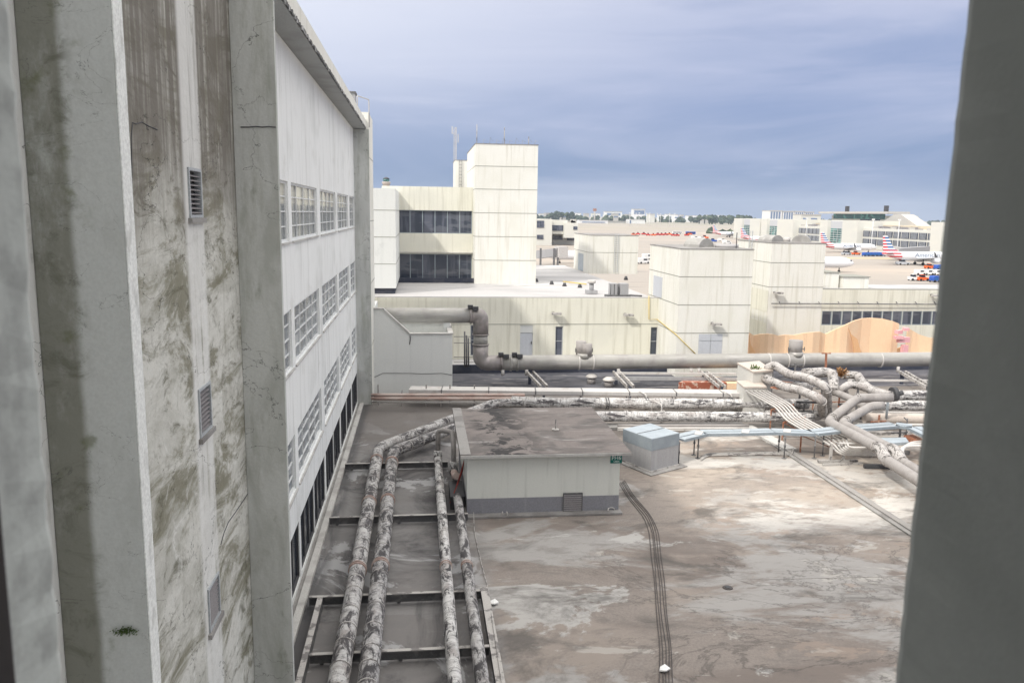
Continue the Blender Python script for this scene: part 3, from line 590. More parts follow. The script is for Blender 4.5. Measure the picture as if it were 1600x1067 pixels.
# supports of the duct
for px,qx in ((828,850),(963,985),(1100,1128),(1410,1450)):
    a=P(px,581,z=.9); b=P(qx,604,z=.9); t=thing('duct_strut','steel strut reaching forward from the duct '+{828:'between the elbow and the first relief valve',963:'just right of the twin relief valve',1100:'behind the brick patch',1410:'at the right edge of the pipes'}[px],'strut',a,'struts under the large duct')
    m=MB(); m.bar(a+Vector((-.22,0,0)),b+Vector((-.22,0,0)),.12,.2); m.bar(a+Vector((.22,0,0)),b+Vector((.22,0,0)),.12,.2); m.build('beams','steel_light',t)
    m=MB(); m.bar(a,(a.x,a.y,.0),.2); m.build('leg','dark_navy',t); m=MB(); m.bar(b,(b.x,b.y,0),.14); m.build('leg','dark_navy',t)
for px in (785,822,965,1078,1090,1400): 
    x=D(px); m=MB(); m.cyl((x,YD-.35,z0-r-.32),(x,YD-.35,z0-r+.1),.12,8); m.build('bracket','white_metal',du)
# long flat covered trunking on posts
tr=thing('flat_trunking','long flat pale metal trunking with dark straps running across the roof','trunking',(10,50,0))
a=P(640,606,z=1.1); b=P(1163,612,z=1.1)
dv=(b-a).normalized(); nv=Vector((-dv.y,dv.x,0))
m=MB(); m.slab([a-nv*.5+Vector((0,0,-.22)),a+nv*.6+Vector((0,0,-.22)),a+nv*.6,a-nv*.5],b-a); m.build('cover','white_metal',tr,.02)
m=MB(); m.slab([a-nv*.53+Vector((0,0,-.27)),a+nv*.63+Vector((0,0,-.27)),a+nv*.63+Vector((0,0,-.22)),a-nv*.53+Vector((0,0,-.22))],b-a); m.build('tray','grey_pipe',tr)
L_=(b-a).length; n=7
for i in range(n):
    c=a+dv*(2.0+i*(L_-3.5)/(n-1)); m=MB(); m.slab([c-nv*.52+Vector((0,0,-.24)),c+nv*.62+Vector((0,0,-.24)),c+nv*.62+Vector((0,0,.015)),c-nv*.52+Vector((0,0,.015))],dv*.07); m.build('strap','steel',tr)
    m=MB(); m.bar(c-nv*.45+Vector((0,0,-.27)),Vector(((c-nv*.45).x,(c-nv*.45).y,0)),.07); m.bar(c+nv*.5+Vector((0,0,-.27)),Vector(((c+nv*.5).x,(c+nv*.5).y,0)),.07); m.build('leg','grey_pipe',tr)
for i,(y0_,y1_,zz,rr,mt,l,xe) in enumerate(((617,617,.95,.10,'rusty_pipe','upper rusty pipe in front of the stair enclosure',820),(622.5,623,.75,.10,'rusty_pipe','lower rusty pipe in front of the stair enclosure',822),(628,629,.5,.05,'white_metal','thin white pipe below the two rusty pipes',800))):
    m=MB(); m.tube([P(580,y0_,z=zz),P(xe,y1_,z=zz)],rr,10,sub=1); single(m,'rusty_pipe' if i<2 else 'white_pipe',mt,l,'pipe')
for i,x in enumerate((591,628,666,703,741)):
    t=thing('pipe_post',['leftmost thin post by the office block corner','second thin post from the office block corner','post in front of the middle of the stair enclosure','post at the right edge of the stair enclosure','post in front of the lower duct elbow'][i],'post',P(x,634,z=0),'posts holding the rusty pipes')
    b_=P(x,634,z=0); m=MB(); m.bar(b_,b_+Vector((0,0,1.35 if i!=1 else .8)),.08); m.build('shaft','grey_pipe',t)
    m=MB()
    for zz in (.42,.66,.84): m.bar(b_+Vector((0,.02,zz)),b_+Vector((0,.6,zz)),.05)
    m.build('arm','steel',t)
# two big horizontal insulated runs
pipe('upper white peeling insulated run crossing the roof behind the shed',[P(800,627,z=.6),P(830,629,z=.6),P(1090,631,z=.6),P(1262,631,z=.6)],.33,'jacket_run',[(P(x,630,z=.6),(1,0,0)) for x in (948,1010,1142)],cat='pipe',group='white insulated runs crossing the roof',cm='dark_metal',wob=.05,sub=.3)
pipe('lower white peeling insulated run crossing behind the metal enclosure',[P(840,650,z=.6),P(1110,651,z=.6),P(1270,652,z=.6)],.30,'jacket_run',[(P(x,650,z=.6),(1,0,0)) for x in (978,1035,1200)],group='white insulated runs crossing the roof',cm='white_metal',wob=.05,sub=.3)
for i,(x,y) in enumerate(((1009,640),(1142,640),(1033,657),(1290,662))):
    b_=P(x,y+4,z=0); m=MB(); m.tube([b_+Vector((0,0,0)),b_+Vector((0,0,1.1)),b_+Vector((-.25,.9,1.15)),b_+Vector((-.3,1.2,.2))],.04,8,fillet=.2); single(m,'pipe_hanger','white_metal',['white hoop over the upper insulated run behind the metal enclosure','white hoop over the upper insulated run, right one','white hoop over the lower insulated run behind the metal enclosure','white hoop under the tall white riser pipes'][i],'hanger','white hoops over the insulated runs')
for i,(y,mt) in enumerate(((665,'grey_pipe'),(669,'white_metal'),(672,'steel_light'))):
    m=MB(); m.tube([P(965,y,z=.35),P(1170,y,z=.35)],.09-.02*i,8,sub=1,wob=.03); single(m,'thin_pipe',mt,['thickest','middle','lowest'][i]+' of three thin pipes lying just behind the metal enclosure','pipe','thin pipes behind the metal enclosure')
m=MB(); a=P(935,660,z=0);b=P(1165,668,z=0); m.box(a.x,b.x,b.y-.1,b.y+.8,.004,.16); single(m,'pipe_plinth','curb','dark grey plinth under the thin pipes behind the enclosure','plinth')
# kerb line on the right part of the deck
kx=18.95
kb=thing('roof_kerb','raised grey kerb running towards the camera on the right part of the deck','kerb',(kx,30,0))
m=MB(); m.box(kx-.3,kx+.3,12,43.8,0,.07); m.build('curb_body','curb',kb,.02); m=MB(); m.box(kx-.1,kx+.12,12,43.7,.07,.13); m.build('cap','deck_grey',kb)
m=MB(); m.prism([(P(1155,668,z=0).x,P(1155,668,z=0).y),(P(1175,668,z=0).x,P(1175,668,z=0).y),(P(1245,705,z=0).x,P(1245,705,z=0).y),(P(1225,705,z=0).x,P(1225,705,z=0).y)],0,.14); single(m,'kerb_step','curb_light','pale slanting kerb step between the insulated runs and the cable tray','kerb')
# concrete boxes
cb=thing('concrete_box','tall white concrete box with brown slab top among the pipes','concrete box',P(1175,600,z=0))
def cbox(t,pts,zt,h,sl):
    q=[P(x,y,z=zt) for x,y in pts]; m=MB(); m.prism([(v.x,v.y) for v in q],0.0 if h is None else zt-h,zt-.1); m.build('body','concrete_box',t)
    c=sum(q,Vector())/4; m=MB(); m.prism([((c+(v-c)*1.05).x,(c+(v-c)*1.05).y) for v in q],zt-.1,zt); m.build('slab','concrete_slab',t)
cbox(cb,[(1153,567),(1177,580),(1207,578),(1186,564)],2.5,None,0)
cb2=thing('concrete_box','smaller concrete box with tan slab top where the conduits start','concrete box',P(1178,615,z=0))
cbox(cb2,[(1152,595),(1163,604),(1197,604),(1187,593)],1.75,None,0)
m=MB(); m.prism([(P(x,y,z=.25).x,P(x,y,z=.25).y) for x,y in ((1060,603),(1078,594),(1112,592),(1135,603))],.004,.5); bp_=single(m,'brick_patch','brick_red','low heap of broken red brick behind the flat trunking','bricks')
m=MB(); m.prism([(P(x,y,z=.25).x,P(x,y,z=.25).y) for x,y in ((1112,592),(1148,594),(1160,603),(1136,603))],.004,.45); single(m,'orange_slab','orange','flat orange slab beside the broken red brick','slab')
for i,(x,y,rr) in enumerate(((924,599,.42),(951,604,.45))):
    b_=P(x,y,z=0); t=thing('roof_vent',['mushroom roof vent nearest the twin relief valve','mushroom roof vent right of its pair behind the trunking'][i],'roof vent',b_,'mushroom vents behind the trunking')
    m=MB(); m.cyl(b_,b_+Vector((0,0,.45)),rr*.7,16); m.build('neck','grey_pipe',t); m=MB(); m.tube([b_+Vector((0,0,.45)),b_+Vector((0,0,.55)),b_+Vector((0,0,.68))],[rr,rr*.95,rr*.5],16); m.build('cap','white_metal',t)
for i,(x0,x1,y,zz) in enumerate(((962,1150,583,1.0),(955,1160,591,.6),(1325,1460,594,.6))):
    m=MB(); a=P(x0,y,z=zz); b=P(x1,y+1,z=zz); m.bar(a,b,.35 if i==1 else .14,.2 if i==1 else .14); single(m,'flat_pipe','white_metal' if i!=1 else 'galv_wall',['thin pale pipe directly under the large duct','grey flat channel between the duct and the brick patch','pale channel under the duct behind the right hand pipes'][i],'pipe')
# ------------------------------------------------------------------ pipe tangle at right
G='elevated insulated pipes of the tangle'
pipe('white elevated pipe with peeling wrap, upper left of the tangle, ending in a drop',[P(1199,588,z=1.4),P(1200,574,z=2.6),P(1210,570,z=2.8),P(1233,585,z=2.8),P(1258,589,z=2.8),P(1292,604,z=2.6),P(1293,645,Y=44.5)],.25,'jacket_white',fillet=.6,group=G,wob=.035,bands=1)
pipe('white elevated pipe nearer the camera, lower left of the tangle, dropping to the lower run',[P(1190,600,z=1.2),P(1189,588,z=2.0),P(1228,605,z=2.2),P(1250,609,z=2.2),P(1284,624,z=2.2),P(1285,648,Y=43.6),P(1262,652,z=.6)],.25,'jacket_white',fillet=.6,group=G,wob=.035,bands=1)
pipe('white pipe behind with a big tee joint left of the dry weeds',[P(1256,583,z=2.6),P(1300,581,z=2.6),P(1303,601,z=2.2),P(1303,612,z=1.9)],.30,'jacket_white',fillet=.7,group=G,wob=.045,bands=1)
pipe('short white stub ending under the elevated pipes',[P(1230,604,z=2.0),P(1268,605,z=2.0)],.25,'jacket_white',group=G,wob=.035,bands=1)
pipe('smooth grey pipe descending from the tee joint to the right',[P(1300,610,z=1.9),P(1334,625,z=1.7),P(1352,636,z=1.5)],.21,'grey_pipe',group='smooth grey pipes of the tangle',wob=0)
pipe('white pipe behind the dry weeds looping down to the flanged joint',[P(1316,586,z=2.2),P(1340,586,z=2.2),P(1349,600,z=2.2),P(1362,610,z=2.2),P(1392,618,z=2.2)],.25,'jacket_white',fillet=.7,group=G,wob=.035,bands=1)
pipe('small white looping pipe in the middle of the tangle',[P(1320,614,z=1.6),P(1317,606,z=2.2),P(1328,600,z=2.4),P(1348,604,z=2.3),P(1366,612,z=2.1)],.22,'jacket_white',fillet=.5,group=G,wob=.045,bands=1)
e1=(P(1340,622,z=2.3),P(1294,659,z=1.3),P(1376,702,z=1.3),P(1384,718,z=1.0),P(1445,757,z=1.0),P(1500,800,z=1.0))
pipe('thick smooth grey pipe bending twice towards the right edge, nearest the camera',[P(1393,621,z=2.3)]+list(e1),.25,'grey_pipe',[(e1[0],(-1,.1,0)),(e1[1].lerp(e1[0],.15),e1[0]-e1[1]),(e1[2].lerp(e1[1],.06),e1[2]-e1[1]),(e1[3].lerp(e1[4],.06),e1[4]-e1[3])],fillet=.35,group='smooth grey pipes of the tangle',cm='jacket_white',wob=0)
e2=(P(1362,634,z=2.0),P(1315,661,z=1.3),P(1398,704,z=1.3),P(1408,720,z=1.0),P(1465,756,z=1.0))
pipe('second smooth grey pipe bending twice, just behind the thick one',[P(1380,634,z=2.0)]+list(e2),.235,'grey_pipe',[(e2[1].lerp(e2[0],.15),e2[0]-e2[1]),(e2[2].lerp(e2[1],.06),e2[2]-e2[1]),(e2[3].lerp(e2[4],.06),e2[4]-e2[3])],fillet=.35,group='smooth grey pipes of the tangle',cm='jacket_white',wob=0)
for e in (e1,e2):
    t=thing('elbow_wrap','white wrapped elbow where the '+('thick' if e is e1 else 'second')+' smooth grey pipe turns down at the right','pipe wrap',e[2]); m=MB(); m.tube([e[2].lerp(e[1],.05),e[2],e[3],e[3].lerp(e[4],.06)],.28,18,fillet=.3,wob=.03); m.build('wrap','jacket_white',t)
pipe('upper white insulated run leaving the tangle at the right edge',[P(1385,618,z=1.2),P(1520,617,z=1.2)],.32,'jacket_run',group='white runs at the right edge',wob=.04,sub=.3)
pipe('lower white insulated run leaving the tangle at the right edge',[P(1366,633,z=.9),P(1520,634,z=.9)],.31,'jacket_run',group='white runs at the right edge',wob=.04,sub=.3)
pipe('old stained thick pipe lowest at the right edge of the tangle',[P(1350,653,z=.6),P(1520,655,z=.6)],.3,'concrete_slab',wob=.04,sub=.3)
for i,(y,mt) in enumerate(((644,'white_metal'),(648,'grey_pipe'),(663,'white_metal'))):
    m=MB(); m.tube([P(1340,y,z=.5),P(1500,y+1,z=.5)],.08,8); single(m,'thin_pipe',mt,['thin white pipe just below the lower right run','thin grey pipe second below the lower right run','thin pale pipe below the old stained pipe'][i],'pipe')
m=MB(); m.cyl(P(1388,623,z=2.0),P(1383,668,z=0),.07,8); single(m,'support_pole','galv','slim pale support pole under the flanged joint','pole')
m=MB(); c=P(1397,616,z=2.2); m.tube([c+Vector((-.12,0,0)),c+Vector((.1,0,.02))],.42,16); m.tube([c+Vector((.2,0,0)),c+Vector((.5,0,.1))],.14,10); single(m,'pipe_flange','dark_metal','dark bolted flange at the right end of the tangle','flange')
for i,(x,y0_,y1_) in enumerate(((1248,640,612),(1338,640,615),(1281,655,628),(1205,612,590),(1240,612,597))):
    m=MB(); a=P(x,y0_,z=.0); m.bar(a,a+Vector((0,0,2.0)),.1); m.bar(a+Vector((-.4,0,1.9)),a+Vector((.6,0,1.9)),.08); single(m,'pipe_support','steel',['under the small stub','under the descending grey pipe','beside the tall white drop','beside the concrete box','behind the upper left elevated pipe'][i]+', dark T shaped pipe support','support','dark supports under the elevated pipes')
for i,(x,y) in enumerate(((1197,587),(1233,603))):
    a=P(x+12,y+8,z=1.9); m=MB(); m.bar(a+Vector((-1.1,1.1,0)),a+Vector((1.0,-.9,0)),.25,.08); single(m,'plank','rust',['rusty plank under the upper left elevated pipe','rusty plank under the lower left elevated pipe'][i],'plank')
rp=thing('red_post','thin rust red T post standing in front of the orange wall','post',P(1290,578,Y=54.8)); m=MB(); m.bar(P(1290,581,Y=54.8),P(1291,552,Y=54.8),.12); m.bar(P(1284,552,Y=54.8),P(1298,552,Y=54.8),.08); m.build('shaft','rust',rp)
for i,(x0,x1,y,zz,w_,mt,l) in enumerate(((1215,1300,643,.3,.16,'steel','dark sleeper beam under the conduit bundle beside the upper run'),(1292,1372,668,.25,.2,'steel_light','pale sleeper beam behind the cable tray under the grey pipes'),(1300,1400,647,.35,.14,'steel','dark sleeper beam in the middle of the tangle'),(1330,1440,676,.3,.18,'steel_light','pale channel between the cable tray and the old stained pipe'),(1245,1300,628,1.0,.12,'dark_metal','dark rail behind the tall white drop pipe'),(1310,1385,632,1.1,.12,'dark_metal','dark rail under the looping white pipe'),(1330,1420,706,.25,.2,'steel','dark sleeper beam under the two bent grey pipes'),(1350,1435,728,.12,.18,'dark_metal','dark low beam in the shadow of the thick grey pipe'))):
    m=MB(); m.bar(P(x0,y,z=zz),P(x1,y+1,z=zz),w_); single(m,'sleeper_beam',mt,l,'beam')
for i,(x,y) in enumerate(((1255,655),(1310,640),(1345,655),(1330,680),(1372,672),(1405,690),(1360,715),(1270,640))):
    a=P(x,y,z=0); m=MB(); m.bar(a,a+Vector((0,0,random.uniform(.7,1.3))),.08); m.bar(a+Vector((-.5,0,.5)),a+Vector((.5,.1,.5)),.06); single(m,'pipe_stand',['steel','rust','dark_metal'][i%3],['left of the riser foot','under the tee joint','in the middle of the tangle','behind the crossing of the grey pipes','right of the grey pipe crossing','between grey pipe and cable tray','below the two bent grey pipes','under the upper run end'][i]+', short upright pipe stand','pipe stand','short stands in the pipe tangle')
# weeds
def weeds(name,label,c,n,R,mt):
    m=MB(); 
    for i in range(n):
        a=random.uniform(0,6.28); e=random.uniform(.2,1.4); L=random.uniform(.3,1)*R; b=Vector((math.cos(a)*math.cos(e),math.sin(a)*math.cos(e),math.sin(e)))*L; s_=Vector((-math.sin(a),math.cos(a),0))*random.uniform(.03,.08)
        m.quad(c+b*.3-s_*.4,c+b*.3+s_*.4,c+b+s_,c+b-s_); q=c+b*random.uniform(.5,1); w_=Vector([random.uniform(-.1,.1) for _ in range(3)]); m.quad(q,q+w_,q+w_+s_*1.5,q+s_*1.5)
    single(m,name,mt,label,'plant')
weeds('dry_weed','dry brown weed sprouting among the white pipes',P(1313,588,z=2.3),110,.65,'dry_leaf')
weeds('green_weed','small green weed growing from the tall concrete box',P(1179,583,z=2.2),70,.6,'leaf')
# conduit bundle
cdn=['nearest the camera','second nearest','third nearest','fourth nearest','fifth nearest','farthest']
for i in range(6):
    f_=i/5; l=lambda a,b:(a[0]+(b[0]-a[0])*f_,a[1]+(b[1]-a[1])*f_)
    p=[P(*l((1166,611),(1188,605)),z=1.5),P(*l((1212,636),(1236,632)),z=1.5),P(*l((1228,656),(1252,651)),z=1.25),P(*l((1262,676),(1296,674)),z=1.0),P(*l((1296,694),(1322,684)),z=.75)]
    q=P(*l((1312,710),(1326,699)),z=.5+.12*i); p.append(q); p.append(P(*l((1350,711),(1372,699)),z=.5+.12*i)); p.append(P(*l((1395,712),(1400,700)),z=.5+.12*i))
    m=MB(); m.tube(p,.05,8,fillet=.5); single(m,'conduit','white_metal','white conduit stepping down from the concrete boxes to the tray, '+cdn[i],'conduit','bundle of white conduits')
for i,(a,b) in enumerate((((1205,640),(1240,632)),((1224,660),(1258,652)),((1252,680),(1300,676)))):
    A=P(*a,z=1.0+.1*(1-i));B=P(*b,z=1.0+.1*(1-i)); t=thing('conduit_bracket',['upper','middle','lower'][i]+' rusty bracket under the conduit bundle','bracket',A,'rusty brackets under the conduits'); m=MB(); m.bar(A,B,.07); m.bar(A,(A.x,A.y,0),.06); m.bar(B,(B.x,B.y,0),.06); m.bar(A,(B.x,B.y,.1),.05); m.build('frame','rust',t)
for i in range(3):
    m=MB(); o_=i*7; m.tube([P(1470,690+i*4,z=.8),P(1426-o_,690+i*3,z=.8),P(1407-o_*.5,703+i*5,z=.8),P(1425,735+i*4,z=.8),P(1450,752+i*4,z=.8)],.08,8,fillet=1.2); single(m,'curved_conduit','white_metal',['inner','middle','outer'][i]+' pale conduit curving round at the right edge by the grey pipes','conduit','curved conduits at the right edge')
# cable tray
ct=thing('cable_tray','blue grey cable tray on thin stands running right from the metal enclosure','cable tray',(13,38,0))
key=[(1060,684),(1098,675),(1150,674.5),(1208,673),(1270,675),(1330,668),(1400,663),(1425,666),(1470,687)]
pts=[P(x,y,z=1.25) for x,y in key]
m=MB()
for a,b in zip(pts,pts[1:]):
    d_=(b-a).normalized(); n_=Vector((-d_.y,d_.x,0)); 
    for s_ in (-.42,.10): m.slab([a+n_*s_+Vector((0,0,-.1)),a+n_*(s_+.42)+Vector((0,0,-.1)),a+n_*(s_+.42),a+n_*s_],(b-a))
m.build('tray','galv',ct)
m=MB()
for a,b in zip(pts,pts[1:]):
    d_=(b-a).normalized(); n_=Vector((-d_.y,d_.x,0)); m.bar(a-n_*.44+Vector((0,0,-.03)),b-n_*.44+Vector((0,0,-.03)),.03,.14)
m.build('side_rail','galv_dark',ct)
for x,y in ((1092,676),(1165,673.5),(1230,672.5)): m=MB(); c=P(x,y,z=1.27); m.obox((c.x,c.y,c.z-.01),(.35,.7,.02),-.5); m.build('splice','white_metal',ct)
for (x,y) in ((1060,726),(1084,711),(1090,716),(1216,708),(1225,716),(1272,716),(1285,712),(1415,686)):
    b_=P(x,y,z=0); m=MB(); m.cyl(b_,b_+Vector((0,0,1.16)),.035,8); m.cyl(b_,b_+Vector((0,0,.03)),.12,10); m.cyl(b_+Vector((0,0,.6)),b_+Vector((0,0,.7)),.06,8); m.bar(b_+Vector((-.12,-.2,1.1)),b_+Vector((.12,.5,1.1)),.05); m.build('stand','steel',ct)
m=MB()
for s_ in range(4): m.tube([P(1095,714+s_*1.6,z=.05),P(1105,708+s_*1.2,z=.05),P(1210,706+s_*1.2,z=.05),P(1236,705+s_*2,z=.05),P(1240,700+s_,z=.3)],.03,6,fillet=1)
single(m,'floor_conduits','steel_light','four thin pale conduits lying on the deck below the cable tray','conduit')
t=thing('low_rack','low steel rack frame standing at the foot of the conduit bundle','rack',P(1325,722,z=0)); m=MB()
a=P(1278,720,z=.1);b=P(1340,720,z=.1);c=P(1285,726,z=.05);d=P(1348,724,z=.05); m.bar(a,b,.12);m.bar(c,d,.12)
for x in (1297,1317): e=P(x,723,z=0); m.bar(e,e+Vector((0,0,1.0)),.12)
e=P(1317,723,z=0); m.bar(e+Vector((-.4,0,1)),e+Vector((.5,0,1)),.25,.04); m.build('frame','steel_light',t)
t=thing('roof_hatch','flat red hatch behind the cable tray at the right edge','hatch',P(1430,682,z=.6)); m=MB(); m.prism([(P(x,y,z=.8).x,P(x,y,z=.8).y) for x,y in ((1412,680),(1426,678),(1450,690),(1446,696))],.55,.8); m.build('sheet','rust',t)
m=MB(); m.prism([(P(x,y,z=.9).x,P(x,y,z=.9).y) for x,y in ((1375,684),(1415,683),(1420,690),(1384,693))],.75,.9); single(m,'flat_tray','galv','short pale blue tray section behind the two grey pipes','tray')
# ------------------------------------------------------------------ CREAM LOW BUILDING AND TOWERS
RZ=5.45
lb=thing('cream_terminal','long cream low building with flat white roof behind the large duct','building',(8,80,-8))
xr=19.15; fw=lambda u,z,w:(u,63-w,z)
jz=P(900,507,Y=63).z
def pxr(x0,x1,y0,y1,Y): a=P(x0,y0,Y=Y);b=P(x1,y1,Y=Y);return (a.x,b.x,b.z,a.z)
ops=[pxr(735,744,508,556,63),pxr(868,879,510,556,63),pxr(1017,1028,511,556,63)]; dr=pxr(813,832,508,557,63)
m=MB(); wallopen(m,fw,-14,20,-8,RZ,ops+[dr],.18); m.box(-14,19.14,63.5,106,-8,RZ-.25); m.build('wall','cream_wall',lb)
m=MB(); m.box(-14,19.14,63.45,105.8,RZ-.2,RZ-.13); m.build('roof','low_roof',lb)
m=MB(); m.box(-14,19.14,63.002,63.4,RZ+.002,RZ+.06); m.build('coping','low_roof',lb)
m=MB(); m.box(-14,19.14,62.985,62.998,jz,jz+.05); m.build('joint','joint',lb)
for o_ in ops: window(lb,fw,*o_,.15,1,2,'glass_band','frame_grey')
g_=MB(); fb(g_,fw,dr[0],dr[1],dr[2],dr[3]-.65,-.17,-.08); do=g_.build('door','door_grey',lb); g_=MB(); fb(g_,fw,dr[0],dr[1],dr[3]-.62,dr[3],-.17,-.06); g_.build('transom','stair_wall',do)
g_=MB(); fb(g_,fw,dr[1]-.14,dr[1]-.08,dr[2]+1,dr[2]+1.2,-.08,-.03); g_.build('handle','dark_metal',do)
def lamp(px,py,Y,l):
    c=P(px,py,Y=Y); t=thing('wall_lamp',l,'lamp',c,'outdoor wall lamps'); m=MB(); m.obox((c.x,Y-.45,c.z-.08),(.75,.42,.16)); m.build('head','steel_light',t); m=MB(); m.obox((c.x-.2,Y-.14,c.z-.03),(.14,.27,.12)); m.build('arm','dark_metal',t)
lamp(868,489,63,'wall lamp on the cream wall above the narrow window, left of the twin relief valve'); lamp(980,491,63,'wall lamp on the cream wall left of the yellow gas pipe')
def tower(name,label,px0,px1,Yf,Yb,ytop,zb,joints,mt='cream_tower',cat='tower'):
    a=P(px0,ytop,Y=Yf);b=P(px1,ytop,Y=Yf); t=thing(name,label,cat,((a.x+b.x)/2,(Yf+Yb)/2,zb)); m=MB(); m.box(a.x,b.x,Yf,Yb,zb,a.z-.06); m.build('wall',mt,t)
    m=MB(); m.box(a.x-.04,b.x+.04,Yf-.04,Yb+.04,a.z-.06,a.z); m.build('coping','curb',t)
    m=MB()
    for jy in joints:
        z=P(px0+8,jy,Y=Yf).z; m.box(a.x-.012,b.x+.012,Yf-.012,Yb+.012,z,z+.05)
    if joints: m.build('joints','joint',t)
    return t,a,b
t1,a,b=tower('stair_tower','cream stair tower with a double door, nearest tower right of centre',1064,1178,58,66,388,-8,(433,477,521))
o_=pxr(1092,1127,522,556,58); f1=lambda u,z,w:(u,58-w,z); dd=MB(); fb(dd,f1,*o_,.004,.03); dd=dd.build('double_door','door_grey',t1); m=MB(); c_=(o_[0]+o_[1])/2; fb(m,f1,c_-.02,c_+.02,o_[2],o_[3],.031,.05); fb(m,f1,o_[0],o_[1],o_[3]-.5,o_[3]-.46,.031,.05); m.build('frame','frame_grey',dd)
lamp(1116,505,58,'wall lamp above the double door of the cream stair tower')
def dome(t,c,r,l,rot=0,name='dome'):
    m=MB(); n=10; pr_=[(math.cos(math.pi*i/n)*r,math.sin(math.pi*i/n)*r*.8) for i in range(n+1)]; ca,sa=math.cos(rot),math.sin(rot)
    poly=[(c.x+x*ca,c.y+x*sa,c.z+z) for x,z in pr_]; m.slab(poly,(-sa*l,ca*l,0)); return m.build(name,'duct_metal',t)
dome(t1,Vector((22.0,60.5,a.z-.01)),.85,1.6,.5); m=MB(); m.cyl((25.0-1.4,60.5,a.z),(25.0-1.4,60.5,a.z+.25),.9,20); m.build('fan_base','low_roof',t1)
m=MB(); c=P(1150,392,Y=58.6); m.cyl(c,c+Vector((0,0,1.35)),.035,6); m.build('antenna','dark_metal',t1)
m=MB(); f2=lambda u,z,w:(a.x-w,u,z); q0=P(1022,430,X=a.x);q1=P(1034,462,X=a.x); fb(m,f2,q1.y,q0.y,q1.z-.2,q0.z,.004,.03); m.build('side_door','door_grey',t1)
YF2=66.5
t2,a2,b2=tower('square_tower','cream square tower with roof cowls and a ladder, right of the stair tower',1206,1291,YF2,74,379,-8,(411,449))
wx=a2.x
zt=P(1400,453,Y=YF2).z
wg=thing('cream_wing','cream wing with a row of dark windows right of the square tower','building',(50,75,-8))
f3=lambda u,z,w:(u,YF2+.03-w,z)
ops=[]; x0_=P(1285,485,Y=YF2).x
for i in range(14): u0=x0_+i*.0+ (i)*.94; ops.append((u0,u0+.905,P(1350,508,Y=YF2).z,P(1350,486,Y=YF2).z))
m=MB(); wallopen(m,f3,wx+.02,70,-8,zt,ops,.1); m.box(wx+.3,70,YF2+.4,77,-8,zt-.5); m.build('wall','cream_wall',wg)
m=MB(); m.box(b2.x+.02,70,YF2+.032,YF2+.35,zt,zt+.07); m.build('coping','joint',wg); m=MB(); m.box(b2.x+.05,70,YF2+.4,76.9,zt-.49,zt-.42); m.build('roof','low_roof',wg)
for o_ in ops: window(wg,f3,*o_,.08,1,1,'glass_band','galv_dark',.04)
m=MB(); zz=P(1300,474,Y=YF2).z; m.tube([(wx+.2,YF2-.25,zz),(68,YF2-.25,zz-.1)],.05,8)
for i in range(16): m.bar((wx+1+i*1.8,YF2-.25,zz),(wx+1+i*1.8,YF2+.02,zz+.15),.05)
m.build('wall_pipe','steel',wg)
lamp(1213,457,YF2,'wall lamp on the square tower left of the orange wall'); lamp(1458,461,YF2,'wall lamp above the dark window row near the right edge')
# recess left of square tower with dark windows
rc=thing('shaded_link','shaded cream link with dark windows between the stair tower and the square tower','building',(wx-2,72,-8))
ztl=P(1190,452,X=wx).z
f4=lambda u,z,w:(wx-.02-w,u,z)
q0=P(1174,485,X=wx);q1=P(1198,512,X=wx); ops=[(q1.y+.1+i*(q0.y-q1.y)/4,q1.y+(i+1)*(q0.y-q1.y)/4,q1.z+.4,q0.z+.25) for i in range(4)]
m=MB(); wallopen(m,f4,YF2+.02,84,-8,ztl,ops,.15); m.build('wall','cream_wall',rc)
for o_ in ops: window(rc,f4,*o_,.12,1,1,'glass_dark','frame_grey',.04)
dome(t2,Vector(((a2.x+1.2),68,a2.z-.01)),.75,1.6,.4,'cowl'); dome(t2,Vector((a2.x+3.6,68.5,a2.z-.01)),.8,1.4,-.5,'cowl'); m=MB(); m.cyl((a2.x+2.5,69,a2.z),(a2.x+2.5,69,a2.z+.4),.3,14); m.build('stub','white_metal',t2)
def ladder(par,f,u0,u1,z0,z1,n,mt='frame_grey',hoop=False):
    m=MB(); fb(m,f,u0,u0+.05,z0,z1,.15,.2); fb(m,f,u1-.05,u1,z0,z1,.15,.2)
    for i in range(n): z=z0+(z1-z0)*(i+.5)/n; fb(m,f,u0+.05,u1-.05,z,z+.03,.16,.19)
    return m.build('ladder',mt,par)
ladder(t2,lambda u,z,w:(a2.x-w,u,z),70.2,70.9,zt,a2.z+.9,16)
# white boxes and details on wing roof
for (x0,x1,y0,y1,Y,l) in ((1318,1357,432,446,72.5,'long low white roof box on the cream wing with the apron behind'),(1291,1310,425,446,73,'small white roof box close to the square tower')):
    o_=pxr(x0,x1,y0,y1,Y); t=thing('roof_box',l,'roof box',(o_[0],Y,zt-.42)); m=MB(); m.box(o_[0],o_[1],Y,Y+3,zt-.42,o_[3]-.08); m.build('wall','cream_tower',t); m=MB(); m.box(o_[0]-.1,o_[1]+.1,Y-.1,Y+3.1,o_[3]-.08,o_[3]); m.build('coping','joint',t)
# gas pipe
m=MB(); X1=a.x; m.tube([P(1014,462,Y=62.88),P(1014,499,Y=62.88),Vector((X1-.1,62.88,P(1031,499,Y=62.88).z)),Vector((X1-.1,57.85,P(1064,523,Y=57.9).z)),P(1090,556,Y=57.9)],.035,8); single(m,'gas_pipe','yellow','yellow gas pipe running down the corner between cream wall and stair tower','gas pipe')
